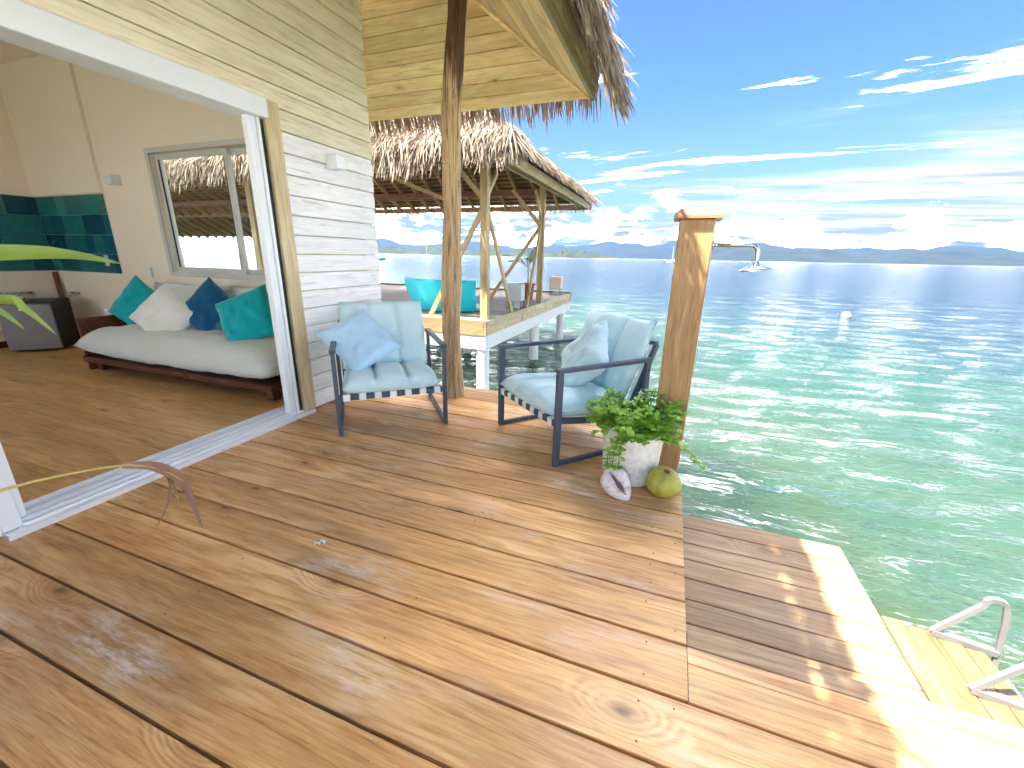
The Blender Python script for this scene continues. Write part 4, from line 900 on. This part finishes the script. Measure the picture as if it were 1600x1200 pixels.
for sidx in range(150):
    a = random.uniform(0, 6.283); r0 = .12*math.sqrt(random.random()); L = random.uniform(.11, .25); el = random.uniform(.45, 1.4)
    p = Vector((r0*math.cos(a), r0*math.sin(a), .285)); pts = [p.copy()]; az = a+random.uniform(-.5, .5); droop = random.uniform(.1, .9)
    if sidx in (0, 1, 2): az = -2.0+.2*sidx; el = .5; L = .25; droop = 2.6; p.x, p.y = -.04, -.12; pts = [p.copy()]
    if sidx in (3, 4): az = -.1; el = .3; L = .36; droop = 1.4
    nst = 7
    for i in range(nst):
        p = p+Vector((math.cos(az)*math.cos(el), math.sin(az)*math.cos(el), math.sin(el)))*L/nst; el -= droop/nst; pts.append(p.copy())
        for sg in (-1, 1):
            if i == 0 and random.random() < .5: continue
            yaw = az+sg*random.uniform(.6, 1.6)+(i % 2)*.8; sz = random.uniform(.030, .050)*(1.15 if i < 5 else .8)
            leafs.append((p.copy(), yaw, random.uniform(-.3, .55), random.uniform(-.5, .5), sz))
    for q in range(3): leafs.append((p.copy(), az+q*2.1, .5, 0, .027))
    stems.tube(pts, .0022, 5)
stems.build('stems', M['stem'], pl)['kind'] = 'stuff'
leafs.sort(key=lambda l: -(l[4]*(1.6-l[0].y*3)))
rest = MB()
for i, (p, yaw, pit, rol, sz) in enumerate(leafs):
    m_ = Matrix.Translation(p) @ Matrix.Rotation(yaw, 4, 'Z') @ Matrix.Rotation(-pit, 4, 'Y') @ Matrix.Rotation(rol, 4, 'X') @ Matrix.Scale(sz, 4)
    if i < 300: o = place('leaf', leaf_me, pl); o.matrix_local = m_
    else: rest.add([m_ @ Vector(v) for v in lf.v], lf.f)
tag(rest.build('foliage', M['leaf'], pl, smooth=True, fix=False), kind='stuff')

co = thing('coconut', (.088, 2.19, .084), 'green coconut lying at the deck corner beside the white pot', 'coconut')
mb = MB(); n, m_ = 40, 24
for j in range(m_+1):
    ph = math.pi*j/m_
    for i in range(n):
        a = 6.28318*i/n; lob = 1+.045*math.cos(3*a+.6)*math.sin(ph)**1.5+.012*mnoise.noise(Vector((math.cos(a)*3, math.sin(a)*3, ph*2)))
        zz = math.cos(ph); dim = 1-.10*math.exp(-((ph)/.28)**2)
        mb.v.append((.092*math.sin(ph)*math.cos(a)*lob, .088*math.sin(ph)*math.sin(a)*lob, .084*zz*dim))
for j in range(m_):
    for i in range(n): a, b = j*n+i, j*n+(i+1) % n; mb.f.append((a, b, b+n, a+n))
hk = mb.build('husk', M['coconut'], co, smooth=True); hk.rotation_euler = (R(14), R(8), 0)
kx = MB().lathe([(0, .0785), (.010, .079), (.017, .0775), (.021, .0755)], 14).build('stalk_scar', M['pipe'], co); kx.rotation_euler = (R(14), R(8), 0)

def shell_mat():
    m, n, p = new_mat('helmet_shell')
    tc = n.node('ShaderNodeTexCoord').outputs['Object']
    f = n.noise(tc, 40, 5, .6); col = n.ramp(f, [(.35, (.55, .36, .30)), (.5, (.74, .66, .60)), (.7, (.80, .76, .72))])
    n.set(p.inputs['Base Color'], col); p.inputs['Roughness'].default_value = .35; n.set(p.inputs['Normal'], n.bump(f, .3, .003)); return m
M['shell'] = shell_mat(); M['shellin'] = plain('shell_aperture', (.16, .075, .055), .4, var=.4, nscale=50)
cs_ = thing('conch_shell', (-.145, 2.09, .048), 'white helmet shell with dark toothed opening in front of the pot', 'shell')
zc_ = Vector((.12, -.78, .60)).normalized(); xc_ = Vector((.62, -.25, -.62)); xc_ = (xc_-zc_*xc_.dot(zc_)).normalized(); yc_ = zc_.cross(xc_)
rootr = Matrix(((xc_.x, yc_.x, zc_.x, 0), (xc_.y, yc_.y, zc_.y, 0), (xc_.z, yc_.z, zc_.z, .02), (0, 0, 0, 1))) @ Matrix.Scale(1.25, 4)
mb = MB(); n, m_ = 36, 30
for j in range(m_+1):
    t = j/m_; x = -.078+.156*t; rr = .062*(math.sin(math.pi*min(1, max(0, t**.72)))**.62)
    for i in range(n):
        a = 6.28318*i/n; gr = math.exp(-((a-1.57)/.20)**2)*(1 if .10 < t < .95 else .1)
        r = rr*(1-.36*gr)*(1+.05*math.cos(a*2)); mb.v.append((x, r*math.cos(a)*.95, r*math.sin(a)*.72))
for j in range(m_):
    for i in range(n): a, b = j*n+i, j*n+(i+1) % n; mb.f.append((a, b, b+n, a+n))
b_ = mb.build('body', M['shell'], cs_, smooth=True); b_.matrix_local = rootr
mb = MB()
for j in range(13):
    t = j/12; x = -.058+.112*t; hw = .014*math.sin(math.pi*t)**.6+.001; z = .0305+.004*math.sin(math.pi*t); mb.v += [(x, -hw, z), (x, hw, z)]
for j in range(12): mb.f.append((2*j, 2*j+1, 2*j+3, 2*j+2))
b_ = mb.build('aperture', M['shellin'], cs_); b_.matrix_local = rootr
for j in range(11):
    t = (j+.5)/11; x = -.052+.10*t; hw = .014*math.sin(math.pi*t)**.6
    for sg in (-1, 1): b_ = MB().box(x-.0022, x+.0022, sg*hw-.004, sg*hw+.004, .0295, .0385, .001).build('tooth', M['shell'], cs_); b_.matrix_local = rootr
sp = MB(); 
for i in range(9): sp.v.append((-.026+.052*i/8, -.013+.009*math.sin(i*1.9), .001+.004*(i % 3))); sp.v.append((-.024+.05*i/8, .012+.008*math.cos(i*1.3), .001+.004*((i+1) % 2)))
for i in range(8): sp.f.append((2*i, 2*i+1, 2*i+3, 2*i+2))
o = sp.build('paper_scrap', M['scrap'], None, (-1.335, 1.185, .002)); o.rotation_euler = (0, 0, .9); tag(o, 'small torn white scrap lying on the deck boards', 'scrap')

# ================================================================ LADDER
ld = thing('swim_ladder', (1.14, 1.68, LZ), 'aluminium swim ladder with two bent handrails at the deck edge', 'ladder')
for y in (.135, -.115):
    pts = [(.0, y, .014), (.115, y, .185)]+[(.145+.035*math.cos(t), y, .185+.035*math.sin(t)) for t in (2.5, 2.0, 1.5, 1.0, .5, .1)]+[(.192, y, .12), (.212, y, -.06), (.222, y, -.5), (.228, y, -2.2)]
    r_ = MB().tube(pts, .012, 4).build('rail', M['ladder'], ld)
    MB().bar((.0, y, .016), (.205, y, -.012), .028, .022).build('foot_bar', M['ladder'], r_)
    MB().lathe([(0, .004), (.006, .004), (.007, 0)], 8).build('bolt', M['steel'], r_, (.03, y, .026))
for k in range(7): MB().box(.205, .245, -.115, .135, -.10-.26*k-.012, -.10-.26*k+.012, .003).build('rung', M['ladder'], ld)

# ================================================================ WALL LAMPS
def wall_lamp(name, loc, rz, label):
    t = thing(name, loc, label, 'wall lamp', rz, 'white cube wall lamps')
    MB().box(0, .008, -.055, .055, -.055, .055, .002).build('back_plate', M['white'], t); MB().box(.009, .10, -.05, .05, -.05, .05, .004).build('shade', M['white'], t)
    return t
wall_lamp('wall_lamp', (XO-.002, 2.93, 1.93), 0, 'white cube wall lamp on the outdoor siding beside the door')
wall_lamp('wall_lamp', (-6.04, YI-.001, 1.985), R(-90), 'white cube wall lamp on the indoor wall left of the window')

# ================================================================ DAYBED and room things
db = thing('daybed', (-4.4, 2.85, .02), 'low dark red wooden daybed with a thick pale mattress under the window', 'daybed')
bs = MB().box(-1.22, 1.40, -.47, .42, .10, .155, .006).build('base', M['mahog'], db)
MB().box(-1.235, -1.20, -.44, .42, .0, .54, .006).build('side_panel', M['mahog'], db); MB().box(-1.198, 1.40, .40, .43, .156, .50, .005).build('back_panel', M['mahog'], db)
for x, yy in ((-1.12, -.36), (1.28, -.36), (1.28, .3), (-1.12, .3)): MB().box(x-.04, x+.04, yy-.04, yy+.04, 0, .099, .005).build('leg', M['mahog'], db)
mt = cushion_mesh(2.66, .94, .40, (), 60, 24, seed=3, wr=.02).build('mattress', M['mattress'], db, (.10, -.05, .275), True)
MB().tube([(1.31*a*.99, .46*c*.99, 0) for a, c in ((-1, -1), (-.5, -1), (0, -1), (.5, -1), (1, -1), (1, 0), (1, 1), (0, 1), (-1, 1), (-1, 0), (-1, -1))], .006, 6, False).build('piping', M['mattress'], mt, smooth=True)
for x, s_ in ((-.62, 1), (.62, 2)):
    o = pillow_mesh(1.22, .48, .20, seed=s_+20).build('back_cushion', M['mattress'], None, None, True); o.matrix_world = Matrix.Translation((-4.32+x, 3.10, .66)) @ Rm(('X', -14))
    tag(o, 'long pale back cushion against the daybed back, '+('left one behind the cream pillow' if x < 0 else 'right one behind the teal pillow'), 'cushion', 'pale back cushions on the daybed')
for loc, rot, mat, label in (((-5.38, 2.87, .64), Rm(('Z', 22), ('X', -16), ('Y', 36)), 'teal', 'teal pillow at the left end of the daybed'),
                             ((-4.62, 2.66, .62), Rm(('Z', 24), ('X', -22), ('Y', 42)), 'cream', 'cream white pillow leaning on the blue one on the daybed'),
                             ((-4.28, 2.88, .66), Rm(('Z', 25), ('X', -18), ('Y', 40)), 'blue', 'dark blue pillow in the middle of the daybed'),
                             ((-3.58, 2.72, .66), Rm(('Z', 18), ('X', -24), ('Y', -24)), 'teal', 'teal pillow at the right end of the daybed by the door'),
                             ((-4.02, 2.95, .60), Rm(('Z', 5), ('X', -28), ('Y', 4)), 'petrol', 'muted petrol pillow half hidden behind the right teal pillow')):
    put_pillow('daybed_pillow', pillow_mesh(.50, .50, .20, seed=loc[0]), mat, None, loc, rot, label, group='loose pillows on the daybed')
fg = thing('mini_fridge', (-7.33, 2.80, .019), 'small black fridge with grey steel door in the room corner', 'fridge', R(47))
MB().box(-.24, .24, -.21, .26, .02, .60, .006).build('body', M['black'], fg); dr = MB().box(-.236, .236, -.245, -.212, .03, .575, .006).build('door', M['fridge'], fg)
MB().box(-.05, .05, -.2465, -.2455, .50, .515).build('badge', M['alu'], dr); MB().box(-.235, .235, -.243, -.211, .577, .598, .003).build('trim', M['black'], fg)
fc = thing('wall_taps', (XB+.001, 2.83, .68), 'chrome taps on the wall above the small fridge', 'tap')
MB().tube([(0, 0, 0), (.09, 0, 0), (.12, .0, -.02)], .016, 8).build('spout', M['steel'], fc, smooth=True); MB().tube([(.05, -.14, 0), (.05, .14, 0)], .014, 8).tube([(.05, .06, 0), (.05, .06, -.10)], .012, 8).build('pipe', M['steel'], fc, smooth=True)
MB().box(.04, .075, -.19, -.14, -.022, .022, .005).box(.04, .075, .14, .17, -.022, .022, .005).build('handle', M['steel'], fc)
fc2 = thing('wall_tap', (-7.42, YI-.001, .66), 'single chrome tap on the wall beside the brown pipe', 'tap')
MB().tube([(0, 0, 0), (0, -.09, 0), (.0, -.11, -.03)], .016, 8).build('spout', M['steel'], fc2, smooth=True); MB().box(-.05, .05, -.075, -.05, .012, .03, .004).build('handle', M['steel'], fc2)

# ================================================================ PALM at the left, just outside the picture
pt = thing('palm_plant', (-1.95, .12, 0), 'palm with long yellow green blades reaching in from the left before the door', 'palm')
MB().lathe([(0, 0), (.14, 0), (.19, .30), (.20, .30), (.20, .34), (.17, .34), (.165, .28), (0, .28)], 22).build('pot', M['terra'], pt)
MB().tube([(0, 0, .25), (.01, .0, .6), (.0, .02, 1.0)], [.035, .03, .02], 8).build('stem', M['stem'], pt, smooth=True)
def blade(parent, pts, wd, mat, name='leaf', fold=.35, up=(0, 0, 1)):
    pts = [Vector(p) for p in pts]; n = 16; mb = MB(); L = len(pts)-1
    def cr_(t):
        s = t*L; i = min(int(s), L-1); u = s-i; p = [pts[max(0, min(L, i+d))] for d in (-1, 0, 1, 2)]
        return .5*((2*p[1])+(p[2]-p[0])*u+(2*p[0]-5*p[1]+4*p[2]-p[3])*u*u+(3*p[1]-p[0]-3*p[2]+p[3])*u**3)
    for i in range(n+1):
        t = i/n; c = cr_(t); d = (cr_(min(1, t+.02))-cr_(max(0, t-.02))).normalized(); sd = d.cross(Vector(up)).normalized(); nu = sd.cross(d)
        a = wd*(min(1, .35+2.2*t))*(1-max(0, (t-.45)/.55)**1.7)+.0008
        mb.v += [tuple(c-sd*a+nu*a*fold), tuple(c), tuple(c+sd*a+nu*a*fold)]
    for i in range(n): k = 3*i; mb.f += [(k, k+3, k+4, k+1), (k+1, k+4, k+5, k+2)]
    return mb.build(name, M[mat], parent, world=True, smooth=True, fix=False)
blade(pt, [(-1.95, .14, 1.00), (-1.90, .40, 1.20), (-1.80, .65, 1.228), (-1.80, .80, 1.226), (-1.80, .935, 1.198)], .024, 'palm', up=(.9, 0, .45))
blade(pt, [(-1.95, .14, .95), (-1.90, .40, 1.10), (-1.80, .62, 1.10), (-1.80, .66, 1.075), (-1.80, .716, .986)], .017, 'palm', up=(.8, 0, .6))
blade(pt, [(-1.95, .14, .93), (-1.92, .35, 1.05), (-1.82, .56, 1.10), (-1.80, .61, 1.07), (-1.80, .650, 1.013)], .015, 'palm', up=(.8, 0, .6))
for a in (2.4, 3.6, 4.7): blade(pt, [(-1.95, .12, 1.0), (-1.95+.25*math.cos(a), .12+.25*math.sin(a), 1.25), (-1.95+.5*math.cos(a), .12+.5*math.sin(a), 1.2), (-1.95+.7*math.cos(a), .12+.7*math.sin(a), 1.0)], .025, 'palm')
dst = MB().tube([(-1.95-pt.location.x, .12-pt.location.y, .45), (.10, .22, .545), (.15, .371, .552), (.15, .44, .546), (.15, .512, .532), (.15, .60, .512), (.15, .681, .486), (.15, .75, .44), (.15, .811, .376), (.15, .845, .325)], [.006, .006, .005, .0048, .0045, .004, .004, .0035, .003, .002], 7).build('dry_stalk', M['palmyel'], pt, smooth=True)
tag(dst, 'drooping stalk of a dry frond, yellow at its base')
blade(pt, [(-1.80, .78, .492), (-1.80, .86, .452), (-1.80, .925, .385), (-1.80, .960, .31), (-1.80, .975, .20), (-1.80, .992, .082)], .021, 'palmdry', 'dry_leaflet', fold=.5, up=(1, .2, .2))
blade(pt, [(-1.80, .90, .40), (-1.80, .915, .345), (-1.80, .89, .27), (-1.80, .838, .196)], .006, 'palmdry', 'dry_leaflet', up=(1, .2, .2))
blade(pt, [(-1.80, .91, .39), (-1.80, .925, .345), (-1.80, .925, .30), (-1.80, .93, .255)], .004, 'palmdry', 'dry_leaflet', up=(1, .2, .2))

# ================================================================ BOATS AND BUOY
def hull(mb, L, B, H, n=16):
    for i in range(n+1):
        t = i/n; x = -L/2+L*t; b = B/2*math.sin(math.pi*min(1, .18+.82*t)*1.0)**.6 if t < .98 else .02; b = max(.02, B/2*(1-(max(0, t-.35)/.65)**2.2)*(.75+.25*min(1, t/.35)))
        sh_ = H*(1+.25*(2*t-1)**2); mb.v += [(x, -b, sh_), (x, -b*.75, H*.3), (x, 0, -.3), (x, b*.75, H*.3), (x, b, sh_)]
    for i in range(n):
        for j in range(4): k = 5*i+j; mb.f.append((k, k+1, k+6, k+5))
        mb.f.append((5*i, 5*i+5, 5*i+9, 5*i+4))
    mb.f.append((0, 4, 3, 2, 1)); return mb
def sailboat(loc, rz, label, sc=1.0):
    t = thing('sailboat', loc, label, 'sailboat', rz, 'white sailboats at anchor'); t.scale = (sc, sc, sc)
    hull(MB(), 11, 3.3, 1.15).build('hull', M['boat'], t); MB().box(-2.6, 1.8, -.9, .9, 1.1, 1.75, .15).build('cabin', M['boat'], t)
    ms = MB().tube([(.6, 0, 1.2), (.6, 0, 14.5)], .11, 8).build('mast', M['mast'], t); MB().tube([(.6, 0, 2.9), (-4.0, 0, 2.75)], .17, 8).build('furled_sail', M['boat'], t)
    MB().tube([(.6, 0, 14.4), (5.4, 0, 1.5)], .05, 6).build('forestay', M['dark'], ms); MB().tube([(.6, 0, 14.4), (-5.4, 0, 1.4)], .035, 6).build('backstay', M['dark'], ms)
    return t
def at_az(az, d): return (math.sin(R(az))*d, math.cos(R(az))*d, WATER_Z)
sailboat(at_az(-.2, 430), R(195), 'white sailboat just left of the shower post near the horizon')
sailboat(at_az(-31.6, 640), R(185), 'tiny white sailboat near the far coast left of the trunk post')
mb_ = thing('motor_boat', at_az(-37.4, 210), 'small white and green boat peeking out behind the cabin corner', 'boat', R(10))
hull(MB(), 5.5, 2.0, .8).build('hull', M['boatgreen'], mb_); MB().box(-1.6, .9, -.8, .8, .8, 1.5, .1).build('cabin', M['boat'], mb_); MB().add([(-1.9, -1, 2.2), (1.2, -1, 2.2), (1.2, 1, 2.2), (-1.9, 1, 2.2), (-.35, 0, 2.75)], [(0, 1, 4), (1, 2, 4), (2, 3, 4), (3, 0, 4), (3, 2, 1, 0)]).build('canopy', M['boatgreen'], mb_)
pw = MB()
for sx in (-1.6, .9):
    for sy in (-.75, .75): pw.box(sx-.04, sx+.04, sy-.04, sy+.04, .8, 2.25)
pw.build('canopy_posts', M['boat'], mb_)
by = thing('buoy', (9.3, 28.3, WATER_Z), 'round white mooring buoy floating on the sea', 'buoy')
MB().lathe([(0, -.2), (.13, -.15), (.20, -.03), (.215, .05), (.17, .17), (.08, .23), (0, .24)], 24).build('float', M['buoy'], by, smooth=True); MB().tube([(0, 0, .23), (0, 0, .29)], .03, 8).build('eye', M['steel'], by)

# ================================================================ HAZE over the sea
hz = MB().box(-31000, 31000, -31000, 31000, -40, 1150); ho = hz.build('haze', None or M['white'])
hm = bpy.data.materials.new('haze_air'); hm.use_nodes = True; hm.node_tree.nodes.clear(); hn = NT(hm.node_tree)
pv = hn.node('ShaderNodeVolumePrincipled'); pv.inputs['Color'].default_value = (.115, .21, .38, 1); pv.inputs['Density'].default_value = .00004; pv.inputs['Anisotropy'].default_value = .2
hn.link(pv.outputs[0], hn.node('ShaderNodeOutputMaterial').inputs['Volume'])
ho.data.materials.clear(); ho.data.materials.append(hm); tag(ho, kind='stuff')
